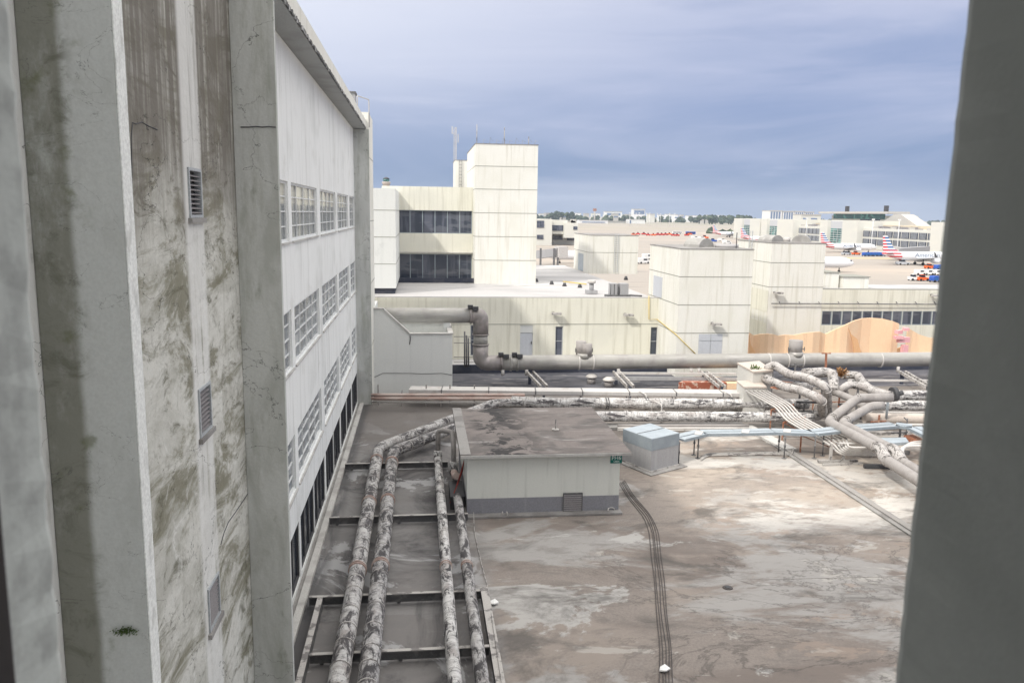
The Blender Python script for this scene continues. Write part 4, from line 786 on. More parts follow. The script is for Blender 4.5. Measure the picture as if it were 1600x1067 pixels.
# low shed on the cream roof
YL=91
tl,la,lb2=tower('roof_hut','cream roof hut with a ladder standing on the flat white roof','roof hut',921,998,YL,99,367,RZ-.14,(396,),'cream_tower','hut') if False else tower('roof_hut','cream roof hut with a caged ladder standing on the flat white roof',921,998,YL,100,367,RZ-.14,(395,),cat='hut')
ladder(tl,lambda u,z,w:(u,YL-w,z),P(959,400,Y=YL).x,P(965,400,Y=YL).x,RZ,la.z+.1,18,'frame_grey')
m=MB(); q0=P(904,395,X=la.x);q1=P(911,424,X=la.x); m.box(la.x-.03,la.x-.004,q1.y,q0.y,RZ-.1,q0.z); m.build('side_door','galv',tl)
# tall tower + connector
tt,ta,tb=tower('tall_tower','tallest cream tower with antennas on its roof left of centre','tower' and 743,837,77,90,222,RZ-.2,(260,296,332,369,405)) if False else tower('tall_tower','tallest cream tower with antennas on its roof, left of centre',743,841,77,90,224,RZ-.2,(260,296,333,370,407))
for px,h in ((745,1.9),(788,1.7),(826,.9)):
    m=MB(); c=P(px,224,Y=79); c.z=ta.z; m.cyl(c,c+Vector((0,0,h)),.035,6); m.build('antenna','steel_light',tt)
m=MB()
for i in range(9):
    c=Vector((ta.x+.8+i*.62,78.5,ta.z)); m.tube([c,c+Vector((.1,0,.5+.2*(i%2))),c+Vector((.35,0,.35))],.015,5)
m.build('wires','steel_light',tt)
YC=80
cn=thing('glazed_connector','cream connector with two rows of dark windows left of the tallest tower','building',(0,86,RZ-.2))
xa=-3.6; xb=ta.x-.01
fc=lambda u,z,w:(u,YC-w,z)
Zc=lambda y:P(680,y,Y=YC).z
ops=[]
W0=P(621,340,Y=YC).x; n=6
for (yt,yb,nn_) in ((329,365,6),(397,437,6)):
    ops.append((W0,xb-.06,Zc(yb),Zc(yt)))
m=MB(); wallopen(m,fc,xa,xb,RZ-.15,Zc(292),ops,.35); m.box(xa,xb,YC+.5,92,RZ-.15,Zc(292)-.05); m.build('wall','cream_wall',cn)
for o_ in ops: window(cn,fc,*o_,.3,6,1,'glass_band','galv_dark',.09)
m=MB(); m.box(W0-.3,xb+2.8,YC-2.2,YC-1.9,RZ-.1,RZ+.32); m.build('kerb','dark_navy',cn); m=MB(); fb(m,fc,W0,xb,Zc(395),Zc(395)+.06,.01,.25); m.build('drip','white_metal',cn)
gb=thing('grey_block','grey panelled block in shade between the office block and the dark windows','building',(-3,68,RZ)); o_=pxr(583,619,294,460,67)
m=MB(); m.box(o_[0]-6,o_[1],67,80,o_[2]+.5,o_[3]); m.build('wall','stair_wall',gb); m=MB(); m.box(o_[0]-6,o_[1]-.1,67.2,79.9,RZ-.1,o_[2]+.5); m.build('base','dark_navy',gb)
m=MB()
for y in (329,371,413): z=P(600,y,Y=67).z; m.box(o_[0]-6,o_[1]+.012,66.988,80.01,z,z+.05)
m.build('joints','joint',gb)
# back tower + mast
YB=95
bt,ba,bb=tower('ladder_tower','slim cream tower with a ladder and lattice mast behind the tallest tower',711,735,YB,100,250,RZ,())
ladder(bt,lambda u,z,w:(u,YB-w,z),P(717,270,Y=YB).x,P(722,270,Y=YB).x,12,ba.z,16,'steel')
mt_=thing('lattice_mast','thin lattice antenna mast on the slim tower behind','antenna mast',P(711,250,Y=97)); c=P(711,252,Y=97); m=MB(); H_=P(711,199,Y=97).z-c.z
for dx,dy in ((-.15,-.1),(.15,-.1),(0,.15)): m.bar(c+Vector((dx,dy,0)),c+Vector((dx,dy,H_)),.045)
for i in range(12): z=H_*i/12; m.bar(c+Vector((-.15,-.1,z)),c+Vector((.15,-.1,z+H_/12)),.03); m.bar(c+Vector((.15,-.1,z)),c+Vector((0,.15,z+H_/12)),.03)
m.bar(c+Vector((-.35,0,H_*.8)),c+Vector((-.35,0,H_*1.02)),.09); m.bar(c+Vector((.35,0,H_*.55)),c+Vector((.35,0,H_*.8)),.09); m.bar(c+Vector((-.35,0,H_*.82)),c+Vector((.0,0,H_*.82)),.05)
m.build('lattice','white_metal',mt_)
# things on the low roof
c=P(924,457,z=RZ); t=thing('roof_vent','small white mushroom vent on the flat white roof','roof vent',c); m=MB(); m.cyl(c,c+Vector((0,0,.8)),.2,12); m.build('neck','galv_wall',t); m=MB(); m.cyl(c+Vector((0,0,.8)),c+Vector((0,0,1.05)),.36,14); m.build('cap','white_metal',t); m=MB(); m.obox((c.x,c.y,c.z-.1),(.9,.9,.3)); m.build('base','galv_wall',t)
c=P(972,463,z=RZ); t=thing('condenser_unit','pair of small grey condenser units on the edge of the flat white roof','condenser',c)
for dx,w_ in ((-.7,.6),(.15,.7)): m=MB(); m.obox((c.x+dx,c.y+.3,c.z+.1),(w_,.8,.95)); m.build('unit','galv_wall',t,.03)
m=MB(); m.obox((c.x-.3,c.y+.3,c.z-.1),(2,1,.2)); m.tube([c+Vector((.6,0,.1)),c+Vector((1.6,-.3,.05))],.08,6); m.build('base','steel',t)
for dx in (-1,-.7,-.4): m=MB(); m.obox((c.x+dx,c.y-.12,c.z+.15),(.05,.02,.85)); m.build('grille','dark_metal',t)
for i,(x,y) in enumerate(((838,440),(862,444),(882,447),(906,449),(978,436))):
    c=P(x,y,z=RZ-.1); m=MB(); m.tube([c+Vector((0,0,-.1)),c+Vector((0,0,.3))],[.25,.12],10); single(m,'roof_drain','dark_metal',['at the foot of the tallest tower','second from the tallest tower','left of the yellow line','under the yellow line','near the roof hut'][i]+', small dark roof drain','drain','small dark roof drains')
m=MB(); m.tube([P(880,440,z=RZ+.1),P(916,444,z=RZ+.1)],.06,6); single(m,'yellow_line','yellow','thin yellow pipe lying on the flat white roof','pipe')
# orange screen wall
ow=thing('orange_screen','wavy orange screen wall standing behind the duct at right','screen wall',(38,61,0))
prof=[(1168,517),(1174,521),(1180,525),(1188,522),(1198,520.5),(1208,522),(1218,525),(1230,524),(1243,524),(1255,520),(1268,518),(1280,518),(1286,520),(1293,523),(1302,517),(1312,510),(1322,505),(1335,501),(1350,498.5),(1365,497.5),(1380,498),(1392,501),(1402,505)]
def wavy(prof,Y0,amp,name,mt):
    m=MB(); n0=0
    for i,(x,y) in enumerate(prof):
        p=P(x,y,Y=Y0); yy=Y0+amp*math.sin(i*1.1); m.v+=[Vector((p.x,yy,.3)),Vector((p.x,yy,p.z)),Vector((p.x,yy+.15,p.z)),Vector((p.x,yy+.15,.3))]
    for i in range(len(prof)-1):
        a=i*4;b=a+4
        for k in range(3): m.face([a+k,b+k,b+k+1,a+k+1][::-1],None,False)
    m.face([0,1,2,3][::-1]); e=(len(prof)-1)*4; m.face([e,e+1,e+2,e+3]); return m.build(name,mt,ow)
wavy(prof,61.5,.35,'panel','orange')
wavy([(1419,512),(1428,517),(1438,523),(1450,527),(1465,529),(1500,532)],61.8,.2,'panel','orange')
wavy([(1402,545),(1411,541),(1419,543)],61.9,.0,'panel','orange_dark')
for pts in ([(1326,513),(1330,522),(1340,530),(1346,553),(1335,553),(1333,535)],[(1171,524),(1173,538),(1182,553),(1172,553)]):
    m=MB(); m.slab([P(x,y,Y=60.95) for x,y in pts],(0,.12,0)); m.build('fold_shading','orange_dark',ow)  # darker slabs stand in for shading where the panels overlap
ps=thing('pink_sculpture','small pink stacked sculpture in the gap of the orange wall','sculpture',P(1411,553,Y=60.2)); m=MB()
for (x,y,w_,h_) in ((1405,519,10,6),(1414,514,8,5),(1403,527,14,5),(1412,531,20,9),(1412,545,9,14)): q=P(x,y,Y=60.2); k=60/1260; m.obox((q.x,60.2+random.uniform(-.2,.2),q.z-h_*k/2),(w_*k,.4,h_*k),random.uniform(-.3,.3))
m.build('blocks','pink',ps)
# ------------------------------------------------------------------ AIRPORT BEYOND
def livery():
    m=mat('livery',(.80,.81,.83),.35,spec=.5,fine=0,coord='obj'); nt=m.node_tree; L=nt.links.new; b=nt.nodes['Principled BSDF']
    tc=nn(nt,'ShaderNodeTexCoord'); sp=nn(nt,'ShaderNodeSeparateXYZ'); L(tc.outputs['Object'],sp.inputs[0])
    def mth(op,a,b_): 
        n=nn(nt,'ShaderNodeMath',operation=op)
        for i,v in enumerate((a,b_)):
            if isinstance(v,(int,float)): n.inputs[i].default_value=v
            else: L(v,n.inputs[i])
        return n.outputs[0]
    x,y,z=sp.outputs; fr=mth('FRACT',mth('DIVIDE',z,1.25),0); st_=mth('GREATER_THAN',fr,.48)
    lim=mth('ADD',mth('MULTIPLY',z,-.25),-9.2); st_=mth('MULTIPLY',st_,mth('LESS_THAN',x,lim)); st_=mth('MULTIPLY',st_,mth('GREATER_THAN',z,1.9))
    blue=mth('MULTIPLY',mth('GREATER_THAN',x,mth('ADD',mth('MULTIPLY',z,-.42),-12.9)),mth('GREATER_THAN',z,6.1))
    mx=nn(nt,'ShaderNodeMix',data_type='RGBA'); L(blue,mx.inputs[0]); mx.inputs[6].default_value=(.65,.035,.045,1); mx.inputs[7].default_value=(.03,.14,.36,1)
    m2=nn(nt,'ShaderNodeMix',data_type='RGBA'); L(st_,m2.inputs[0]); m2.inputs[6].default_value=(.80,.81,.83,1); L(mx.outputs[2],m2.inputs[7]); L(m2.outputs[2],b.inputs['Base Color'])
livery()
def make_plane(label):
    t=thing('airliner',label,'airliner',(0,0,0),None)
    m=MB(); xs=[-18,-16,-12,-8,0,10,14,16,17.3,18]; rs=[.35,.75,1.5,1.9,1.95,1.95,1.85,1.45,.9,.25]; zs=[4.6,4.35,3.9,3.6,3.5,3.5,3.45,3.3,3.15,3.05]
    m.tube([(x,0,z) for x,z in zip(xs,zs)],rs,20); m.build('fuselage','livery',t)
    m=MB(); m.slab([(-17.6,-.12,4.7),(-10.2,-.12,5.2),(-13.2,-.12,6.8),(-16.4,-.12,11.8),(-18.4,-.12,11.8)],(0,.24,0)); m.build('tail_fin','livery',t)
    for s_ in (-1,1):
        m=MB(); m.slab([(4,s_*1.6,2.5),(-3.5,s_*1.6,2.5),(-6.5,s_*16.5,3.6),(-5,s_*16.5,3.6)],(0,0,.3)); m.build('wing','silver',t)
        m=MB(); m.slab([(-13.5,s_*.8,4.8),(-16.8,s_*.8,4.8),(-18.4,s_*6,5.1),(-17.2,s_*6,5.1)],(0,0,.2)); m.build('tailplane','silver',t)
        m=MB(); m.tube([(4.6,s_*5.2,1.9),(3.6,s_*5.2,1.9),(1.4,s_*5.2,1.95),(.2,s_*5.2,2.0)],[.85,1.05,.95,.5],16); m.build('engine','aircraft_white',t)
        m=MB(); m.slab([(-6.2,s_*16.4,3.8),(-5.0,s_*16.4,3.8),(-6.6,s_*16.8,6.0),(-7.1,s_*16.8,6.0)],(0,.1,0)); m.build('winglet','dark_metal',t)
        m=MB(); m.bar((-1.2,s_*2.6,2.4),(-1.2,s_*2.6,.5),.3); m.cyl((-1.2,s_*2.3,.55),(-1.2,s_*2.9,.55),.55,12); m.build('main_gear','tyre',t)
        m=MB(); m.slab([(16.0,s_*1.15,4.15),(16.9,s_*.85,3.95),(16.8,s_*.8,4.3),(16.2,s_*1.0,4.5)],(0,s_*.12,0)); m.build('cockpit_glass','glass_dark',t)
    m=MB(); m.bar((12.8,0,2),(12.8,0,.4),.25); m.cyl((12.8,-.25,.4),(12.8,.25,.4),.4,12); m.build('nose_gear','tyre',t)
    R=Matrix.Rotation(rad(90),4,'X'); text('American',2.5,(1.0,-1.98,4.15),R,'lettering',t,ext=.03,sx=1.15)
    text('American',2.2,(1.0,1.98,4.15),Matrix.Rotation(rad(180),4,'Z')@R,'lettering',t,ext=.03,sx=1.15)
    return t
pl=make_plane('American airliner with striped tail parked on the apron at the right edge')
def place(o,px,py,rot,s=1,lx=0):
    c=P(px,py,z=-8); o.location=(c.x,c.y,-8); o.rotation_euler=(0,0,rot); o.scale=(s,s,s)
def at_plane(o,px,Y,rot,s=1):
    x=P(px,400,Y=Y).x; o.location=(x,Y,-8); o.rotation_euler=(0,0,rot); o.scale=(s,s,s)
G='airliners parked on the apron'; pl['group']=G
at_plane(pl,1441,338,.04,1.08)
def pcopy(l,px,Y,rot,s=1):
    c=copy_tree(pl); c['label']=l; at_plane(c,px,Y,rot,s); return c
pcopy('airliner behind the square tower with its nose before the concourse hall',1325,455,.03)
pcopy('white airliner nose poking out right of the square tower',1258,288,-.03,1.06)
pcopy('distant airliner with red striped tail just left of the square tower roof',1190,600,.05)
pcopy('distant airliner with red striped tail left of the far concourse towers',1138,770,.1)
pcopy('airliner docked at the jet bridge behind the roof hut',921,330,math.pi+.05,.98)
# right concourse
TX=302
tm=thing('concourse','long cream concourse with square towers, green glass and rows of dark windows','airport terminal',(320,560,-8))
ty=lambda px:P(px,395,X=TX).y
def tbox(x0,x1,px0,px1,z0,z1,name,mt,par=tm): 
    m=MB(); m.box(x0,x1,ty(px1),ty(px0),z0,z1); return m.build(name,mt,par)
tbox(304,340,1150,1500,-8,5.5,'wall','terminal_white')
for k_ in range(12): tbox(306,309,1155+k_*28,1158+k_*28,5.5,6.8,'roof_vent','roof_pale')
for (p0,p1) in ((1148,1160),(1173,1189),(1191,1200),(1216,1241),(1283,1295),(1318,1342),(1457,1475),(1493,1515)):
    tbox(299.5,330,p0,p1,-8,10.6,'tower','terminal_white')
for (p0,p1) in ((1160,1173),(1200,1216),(1295,1318),(1475,1493)):
    o_=tbox(302,328,p0,p1,-8,9.9,'glass_tower','terminal_grey'); 
    g=MB(); g.box(301.9,302,ty(p1)+.5,ty(p0)-.5,-6.5,4.6); gg=g.build('green_glazing','green_glass',o_)
    g=MB(); 
    for i in range(7): z=-6.3+i*1.6; g.box(301.8,301.9,ty(p1)+.5,ty(p0)-.5,z,z+.25)
    for i in range(1,4): y=ty(p1)+(ty(p0)-ty(p1))*i/4; g.box(301.82,301.88,y-.12,y+.12,-6.5,4.6)
    g.build('bars','frame_white',o_)
for (p0,p1,nb) in ((1242,1282,7),(1342,1457,9)):
    Y0_,Y1_=ty(p1),ty(p0); bw=(Y1_-Y0_)/nb
    for r_,(z0_,z1_) in enumerate(((-.1,3.9),(-5.4,-1.5))):
        for i in range(nb):
            y=Y0_+i*bw; m=MB(); m.box(303.7,303.95,y+bw*.06,y+bw*.94,z0_,z1_); wo=m.build('window','glass_band',tm); m=MB()
            for k in range(1,6): yy=y+bw*.1+bw*.8*k/6; m.box(303.6,303.7,yy-.15,yy+.15,z0_,z1_)
            m.build('mullions','frame_grey',wo)
    m=MB()
    for i in range(nb*3):
        y=Y0_+random.random()*(Y1_-Y0_); m.obox((310+random.random()*8,y,5.5),(3,random.uniform(2,6),random.uniform(.6,1.7)))
    m.build('roof_equipment','louvre',tm); tbox(318,338,p0,p1,5.5,7.8,'roof_deck','terminal_roof')
hl=thing('concourse_hall','raised hall with overhanging flat roof and slanted side above the concourse','hall',(360,480,5))
HX=342
p=[P(x,y,X=HX) for x,y in ((1300,336),(1296,330),(1412,333),(1438,352),(1300,352))]
m=MB(); m.box(HX,352,p[2].y-2,p[0].y,5.5,P(1340,337,X=HX).z); m.build('wall','terminal_white',hl)
m=MB(); zt=P(1340,331,X=HX).z; m.box(HX-7,352,p[2].y+8,p[1].y+5,zt-1.6,zt); m.build('roof','roof_pale',hl)
m=MB(); m.box(HX-.3,HX-.02,P(1383,340,X=HX).y,p[0].y-3,zt-5.6,zt-1.7); gg=m.build('clerestory','green_glass',hl)
m=MB(); m.box(HX-.4,HX-.31,P(1376,340,X=HX).y,P(1345,340,X=HX).y,zt-14,zt-5.7); m.build('dark_glazing','glass_band',hl)
m=MB(); ya_,yb_,yc_=P(1372,340,X=HX-6).y,P(1405,340,X=HX-6).y,P(1440,340,X=HX-6).y; m.slab([(HX-5,ya_,5.5),(HX-5,yc_,5.5),(HX-5,yb_,zt-2),(HX-5,yb_+8,zt-1.8),(HX-5,ya_,zt-9)],(10,0,0)); m.build('slanted_roof','roof_pale',hl)
for i,x in enumerate((1323,1384)): m=MB(); c=P(x,331,X=345); m.box(344,346.5,c.y-1.2,c.y+1.2,zt+.002,zt+4.5); m.build('roof_fan','dark_metal',hl)
t=thing('jet_bridge','grey jet bridge reaching from the concourse above the right airliner','jet bridge',(290,400,-8)); a=P(1394,394,Y=372);b=P(1448,390,Y=395); m=MB(); m.bar(a,b,3.2,3.4); m.build('tunnel','galv_wall',t); m=MB(); m.obox((a.x,a.y,a.z-1.7),(4.5,4,4.5)); m.build('cab','white_metal',t); 
for k in (.3,.8): m=MB(); c=a.lerp(b,k); m.bar(c,(c.x,c.y,-8),.8); m.build('leg','steel',t)
# left concourse
lc=thing('small_concourse','white concourse with dark windows beside the tallest tower','airport terminal',P(865,378,z=-8)); YQ=520
for (x0,x1,y0,y1,dY) in ((810,862,342,382,0),(860,886,344,366,6),(882,903,349,372,2),(838,902,366,382,14)): o_=pxr(x0,x1,y0,y1,YQ+dY); m=MB(); m.box(o_[0],o_[1],YQ+dY,YQ+dY+25,max(-8,o_[2]) if y1<382 else -8,o_[3]); m.build('wall','terminal_white',lc)
for (x0,x1,y0,y1,dY) in ((839,850,345,356,0),(862,882,352,361,6),(896,902,354,359,2),(839,849,367,374,0),(864,879,368,375,14),(886,898,369,376,14)): o_=pxr(x0,x1,y0,y1,YQ+dY-.3); m=MB(); m.box(o_[0],o_[1],YQ+dY-.4,YQ+dY-.02,o_[2],o_[3]); m.build('window','glass_band',lc)
for i in range(10): m=MB(); x=random.uniform(840,900); c=P(x,346,Y=YQ+15); m.obox((c.x,YQ+15,c.z-1),(random.uniform(1,4),3,random.uniform(1,2.5))); m.build('roof_unit','roof_pale',lc)
t=thing('jet_bridge','pale jet bridge and lift columns left of the roof hut','jet bridge',P(860,410,Y=310)); a=P(842,398,Y=322);b=P(874,394,Y=312); m=MB(); m.bar(a,b,3,3.2); m.build('tunnel','galv_wall',t); m=MB(); c=P(877,394,Y=312); m.obox((c.x,c.y,c.z-2),(4,4,4.2),.3); m.build('cab','white_metal',t); 
for x in (845,866,872): m=MB(); c=P(x,388,Y=311); m.bar(c,(c.x,c.y,-8),.7); m.build('leg','steel',t)
# vehicles
def wheels(par,L,W,r):
    for sx_ in (-1,1):
        for s_ in (-1,1): m=MB(); m.cyl((sx_*L*.32,s_*(W/2-.1),r),(sx_*L*.32,s_*(W/2+.05),r),r,10); m.build('wheel','tyre',par)
def veh(kind,body,L,W,H,name,cat):
    t=thing(name,'x',cat,(0,0,0)); m=MB()
    if kind=='bus':
        m.slab([(-L/2,-W/2,.4),(L/2,-W/2,.4),(L/2-.1,-W/2,H*.6),(L/2-.4,-W/2,H),(-L/2,-W/2,H)],(0,W,0)); m.build('body',body,t,.08)
        m=MB(); m.box(-L/2+.4,L/2-.8,-W/2-.03,W/2+.03,H*.5,H*.8); m.box(L/2-.5,L/2-.12,-W/2+.2,W/2-.2,H*.5,H*.85); m.build('windows','glass_dark',t)
    elif kind=='tug':
        m.slab([(-L/2,-W/2,.35),(L/2,-W/2,.35),(L/2,-W/2,H*.5),(L*.15,-W/2,H*.6),(-L/2,-W/2,H*.6)],(0,W,0)); m.build('body',body,t,.05)
        m=MB(); m.slab([(-L*.2,-W*.4,H*.6),(L*.15,-W*.4,H*.6),(L*.05,-W*.4,H*.96),(-L*.2,-W*.4,H*.96)],(0,W*.8,0)); m.build('cab','glass_dark',t); m=MB(); m.box(-L*.23,L*.09,-W*.43,W*.43,H*.965,H); m.build('cab_roof',body,t)
    elif kind=='van':
        m.slab([(-L/2,-W/2,.4),(L/2,-W/2,.4),(L/2,-W/2,H*.5),(L*.38,-W/2,H*.55),(L*.25,-W/2,H),(-L/2,-W/2,H)],(0,W,0)); m.build('body',body,t,.06)
        m=MB(); m.box(-L*.1,L*.24,-W/2-.02,W/2+.02,H*.6,H*.88); m.slab([(L*.395,-W*.42,H*.57),(L*.27,-W*.42,H*.94),(L*.29,-W*.42,H*.95),(L*.415,-W*.42,H*.58)],(0,W*.84,0)); m.build('windows','glass_dark',t)
    else:
        m.box(-L/2,L/2,-W/2,W/2,.35,.5); m.build('chassis','steel',t); m=MB(); m.slab([(-L/2+.1,-W/2,.5),(L/2-.1,-W/2,.5),(L/2-.1,-W/2,H*.8),(L/2-.4,-W/2,H),(-L/2+.4,-W/2,H),(-L/2+.1,-W/2,H*.8)],(0,W,0)); m.build('box',body,t,.05)
        m=MB(); m.box(-L*.3,L*.3,-W/2-.02,-W/2-.004,.7,H*.75); m.build('curtain','livery_blue',t)
    wheels(t,L,W,.42 if kind!='bus' else .5); return t
protos={}
def V(kind,body,px,py,label,rot=0,L=None,group=None,W=2.2,H=None):
    L=L or dict(bus=11,tug=3.6,van=5.4,cart=3.2)[kind]; H=H or dict(bus=3.1,tug=2.1,van=2.4,cart=2.1)[kind]
    k=(kind,body,L)
    nm=dict(bus='apron_bus',tug='baggage_tug',van='service_van',cart='baggage_cart')[kind]
    if k not in protos: protos[k]=veh(kind,body,L,W,H,nm,dict(bus='bus',tug='tug',van='van',cart='cart')[kind]); o=protos[k]
    else: o=copy_tree(protos[k])
    place(o,px,py,rot); o['label']=label
    if group:o['group']=group
ordn=['first','second','third','fourth','fifth','sixth','seventh','eighth','ninth','tenth','eleventh','twelfth','thirteenth']
g1='red tugs in the far vehicle row'
for i,x in enumerate((990,997,1006,1013,1021,1028,1034,1040,1046,1052,1058,1073,1078)):
    V('tug','tug_red' if i%4 else 'tug_orange',x,368+random.uniform(-1,1.2),f'red baggage tug in the far vehicle row, {ordn[i]} from its left end',random.uniform(-.4,.4),group=g1,L=4.6,W=2.6,H=2.8)
V('bus','white_paint',1058,366,'white and blue bus in the middle of the far vehicle row',.05,group='apron buses'); V('bus','tug_blue',1079,366.5,'blue sided bus at the right end of the far vehicle row',.02,group='apron buses')
for i,(x,y,l) in enumerate(((1086,373,'white box van just in front of the far vehicle row'),(1096,374,'white van right beside the box van before the far row'),(1128,377,'white van below the far striped tail'),(1136,381,'white van below and right of the far striped tail'))): V('van','white_paint',x,y,l,.1,7,'white vans on the far apron')
V('tug','tug_orange',1101,373,'orange truck between the two groups of white vans',0,L=6.5,W=2.6,H=3.2); V('tug','tug_blue',1114,378,'blue truck before the far striped tail',0,L=6,W=2.6,H=2.8)
g2='white vans in line on the near apron'
for i,(x,l) in enumerate(((1437,'left van of three white vans in line'),(1450,'middle van of three white vans in line'),(1463,'right van of three white vans in line'))): V('van','white_paint',x,430,l,0,3.4 if 0 else 3.8,g2,1.8,2.0)
V('tug','tug_orange',1441,439,'orange belt loader truck on the near apron',0); V('tug','white_paint',1427,438.5,'small white tug left of the orange belt loader',0,L=3.0)
for i,x in enumerate((1461,1468)): V('cart','tug_blue',x,441,['left','right'][i]+' blue baggage cart nearest the window edge on the apron',.1,group='blue baggage carts')
for i,x in enumerate((1466,1474)): V('cart','tug_blue',x,422,['left','right'][i]+' blue baggage cart under the right airliner nose',.1,group='blue baggage carts')
V('tug','tug_orange',1452,420,'orange tug under the right airliner wing',0); V('tug','silver',1410,414,'grey tractor behind the tail of the right airliner',0,L=5.5,W=2.6,H=2.4)
for i,x in enumerate((1352,1358,1365,1371,1378)): V('cart','tug_blue',x,400.5,f'blue cart below the nose of the middle airliner, {ordn[i]} from the left',.1,group='blue carts at the middle airliner')
V('tug','tug_orange',1337,398.5,'orange tug beside the engine of the middle airliner',0,L=4.5); V('tug','silver',1322,398.5,'dark loader under the middle airliner',0,L=5)
for i,(x,y) in enumerate(((1005,412),(1012,405))): V('van','white_paint',x,y,['white truck right beside the roof hut','white truck behind the one beside the roof hut'][i],.3,group='trucks by the roof hut')
m=MB(); a=P(1280,403,z=-7.99);b=P(1393,404,z=-7.99); m.quad((a.x,a.y-2.5,-7.985),(b.x,b.y-2.5,-7.985),(b.x,b.y+2.5,-7.985),(a.x,a.y+2.5,-7.985)); mk=m.build('apron_marking','yellow'); mk['kind']='structure'
# terminals / hangars far left-middle
def bld(label,x0,x1,yb,yt,mt='terminal_white',win=None,dep=30,Y=None,cat='building',name='distant_building'):
    Y=Y or P(x0,yb,z=-8).y; Y=min(Y,8000); a=P(x0,yt,Y=Y);b=P(x1,yt,Y=Y); t=thing(name,label,cat,((a.x+b.x)/2,Y,-8)); m=MB(); m.box(a.x,b.x,Y,Y+dep,-8,a.z); m.build('wall',mt,t)
    if win:
        m=MB(); w_=(b.x-a.x)
        for (fx0,fx1,fz0,fz1) in win: m.box(a.x+w_*fx0,a.x+w_*fx1,Y-1.0,Y-.05,-8+(a.z+8)*fz0,-8+(a.z+8)*fz1)
        m.build('windows','blue_glass',t)
    m=MB(); m.box(a.x-.5,b.x+.5,Y-1.2,Y+dep,a.z,a.z+(a.z+8)*.05); m.build('roof','roof_pale',t); return t
bld('long white hangar in front of the far airfield',983,1008,349.5,343,'white_paint',[(.02,.12,0,.8)])
bld('low white shed row left of the long white hangar',905,950,349,344,'white_paint',[(.1,.9,.3,.5)])
bld('tiny grey shed beside the long white hangar',950,978,349,345.5,'roof_pale')
bld('low white building beyond the airfield left of the concourse',1116,1148,343.5,339,'white_paint')
bld('white office slab with blue glass rising above the distant trees',990,1008,345,327.5,'white_paint',[(.06,.94,.62,.92)],Y=2600)
bld('pale office slab left of the distant blue glass slab',946,972,345,331,'white_paint',[(.1,.4,.6,.85),(.5,.9,.6,.85)],Y=2900)
for i,(x0,x1,yt) in enumerate(((1203,1222,330),(1224,1241,331),(1242,1257,331),(1258,1272,332))):
    bld(['leftmost','second from left','third from left','rightmost'][i]+' of four pale apartment towers beyond the cream concourse',x0,x1,345,yt,'white_paint',[(.08+.22*k,.2+.22*k,.4,.96) for k in range(4)],Y=1700,dep=40)
bld('stepped white building below the pale apartment towers',1252,1283,345,336,'terminal_white',[(.1,.3,.6,.8),(.5,.8,.6,.8)],Y=1300)
random.seed(11)
side=['far left by the tallest tower','left of centre','centre','right of centre','behind the stair tower']
k=0
for i in range(26):
    x=843+i*11.6+random.uniform(-3,3)
    if 985<x<1010: continue
    w_=random.uniform(4,11); bld(f'small pale building in the distant skyline, about {ordn[min(12,i//2)]} position from the tallest tower'+(' nearer' if i%2 else ' farther'),x,x+w_,345,333.5+.0144*(x-840)+random.uniform(-1.5,.8),random.choice(['white_paint','terminal_white','roof_pale']),[(.1,.9,.55,.7)] if random.random()<.5 else None,Y=2300+random.uniform(0,1400))
# tree belts
def trees(label,x0,x1,Y,hmin,hmax,dens,seed):
    random.seed(seed); m=MB(); a=P(x0,340,Y=Y).x;b=P(x1,340,Y=Y).x; x=a
    while x<b:
        R=random.uniform(.5,1)*(hmax-hmin)*.5+5; h=random.uniform(hmin,hmax); c=Vector((x,Y+random.uniform(-60,60),-8+h-R)); n0=len(m.v); rings=4;seg=7
        for i in range(rings+1):
            ph=math.pi*i/rings
            for j in range(seg): th=6.283*j/seg+i*.4; q=R*random.uniform(.75,1.2); m.v.append(c+Vector((math.cos(th)*math.sin(ph)*q,math.sin(th)*math.sin(ph)*q,math.cos(ph)*q*.9)))
        for i in range(rings):
            for j in range(seg): j2=(j+1)%seg; m.face([n0+i*seg+j,n0+(i+1)*seg+j,n0+(i+1)*seg+j2,n0+i*seg+j2])
        m.cyl((c.x,c.y,-8),(c.x,c.y,c.z),1.5,5)
        x+=R*random.uniform(.5,1.3)/dens
    o=single(m,'tree_belt','foliage',label,'trees'); o['kind']='stuff'
trees('dark belt of distant trees beyond the airfield',835,1165,2450,10,22,1.2,3)
trees('denser dark clump of distant trees beside the tallest tower',858,895,2300,22,30,1.6,4)
trees('distant trees left of the cream concourse',1100,1180,2100,18,27,1.3,5)
trees('far dark trees on the horizon beyond the concourse hall',1270,1500,2600,12,20,1.0,6)
trees('olive bushes on the airfield beside the far striped tail',1120,1133,900,6,9,1.5,9)
# light masts
lm=thing('light_mast','x','light mast',(0,0,0),'thin light masts on the airfield'); m=MB(); m.tube([(0,0,0),(0,0,24)],[.45,.3],6); m.build('pole','white_paint',lm); m=MB(); m.box(-1.6,1.6,-.4,.4,24,25); m.build('lamp_head','white_paint',lm)
for i,(x,Y) in enumerate(((984,1500),(994,1700),(998.6,1500),(1010,1650),(1015,1500),(1027,1600),(1032,1800),(1046,1500),(1054,1550))):
    o=lm if i==0 else copy_tree(lm); c=P(x,340,Y=Y); o.location=(c.x,Y,-8); o['label']=f'thin white light mast before the distant trees, {ordn[i]} from the left'
for i,(x,Y,s_) in enumerate(((1365,420,.8),(1406,400,.8),(1261,560,.8))):
    o=copy_tree(lm); c=P(x,340,Y=Y); o.location=(c.x,Y,-8); o.scale=(.5,.5,s_); o['label']=['light mast before the middle of the long concourse','light mast above the jet bridge of the right airliner','light mast before the concourse between its first towers'][i]
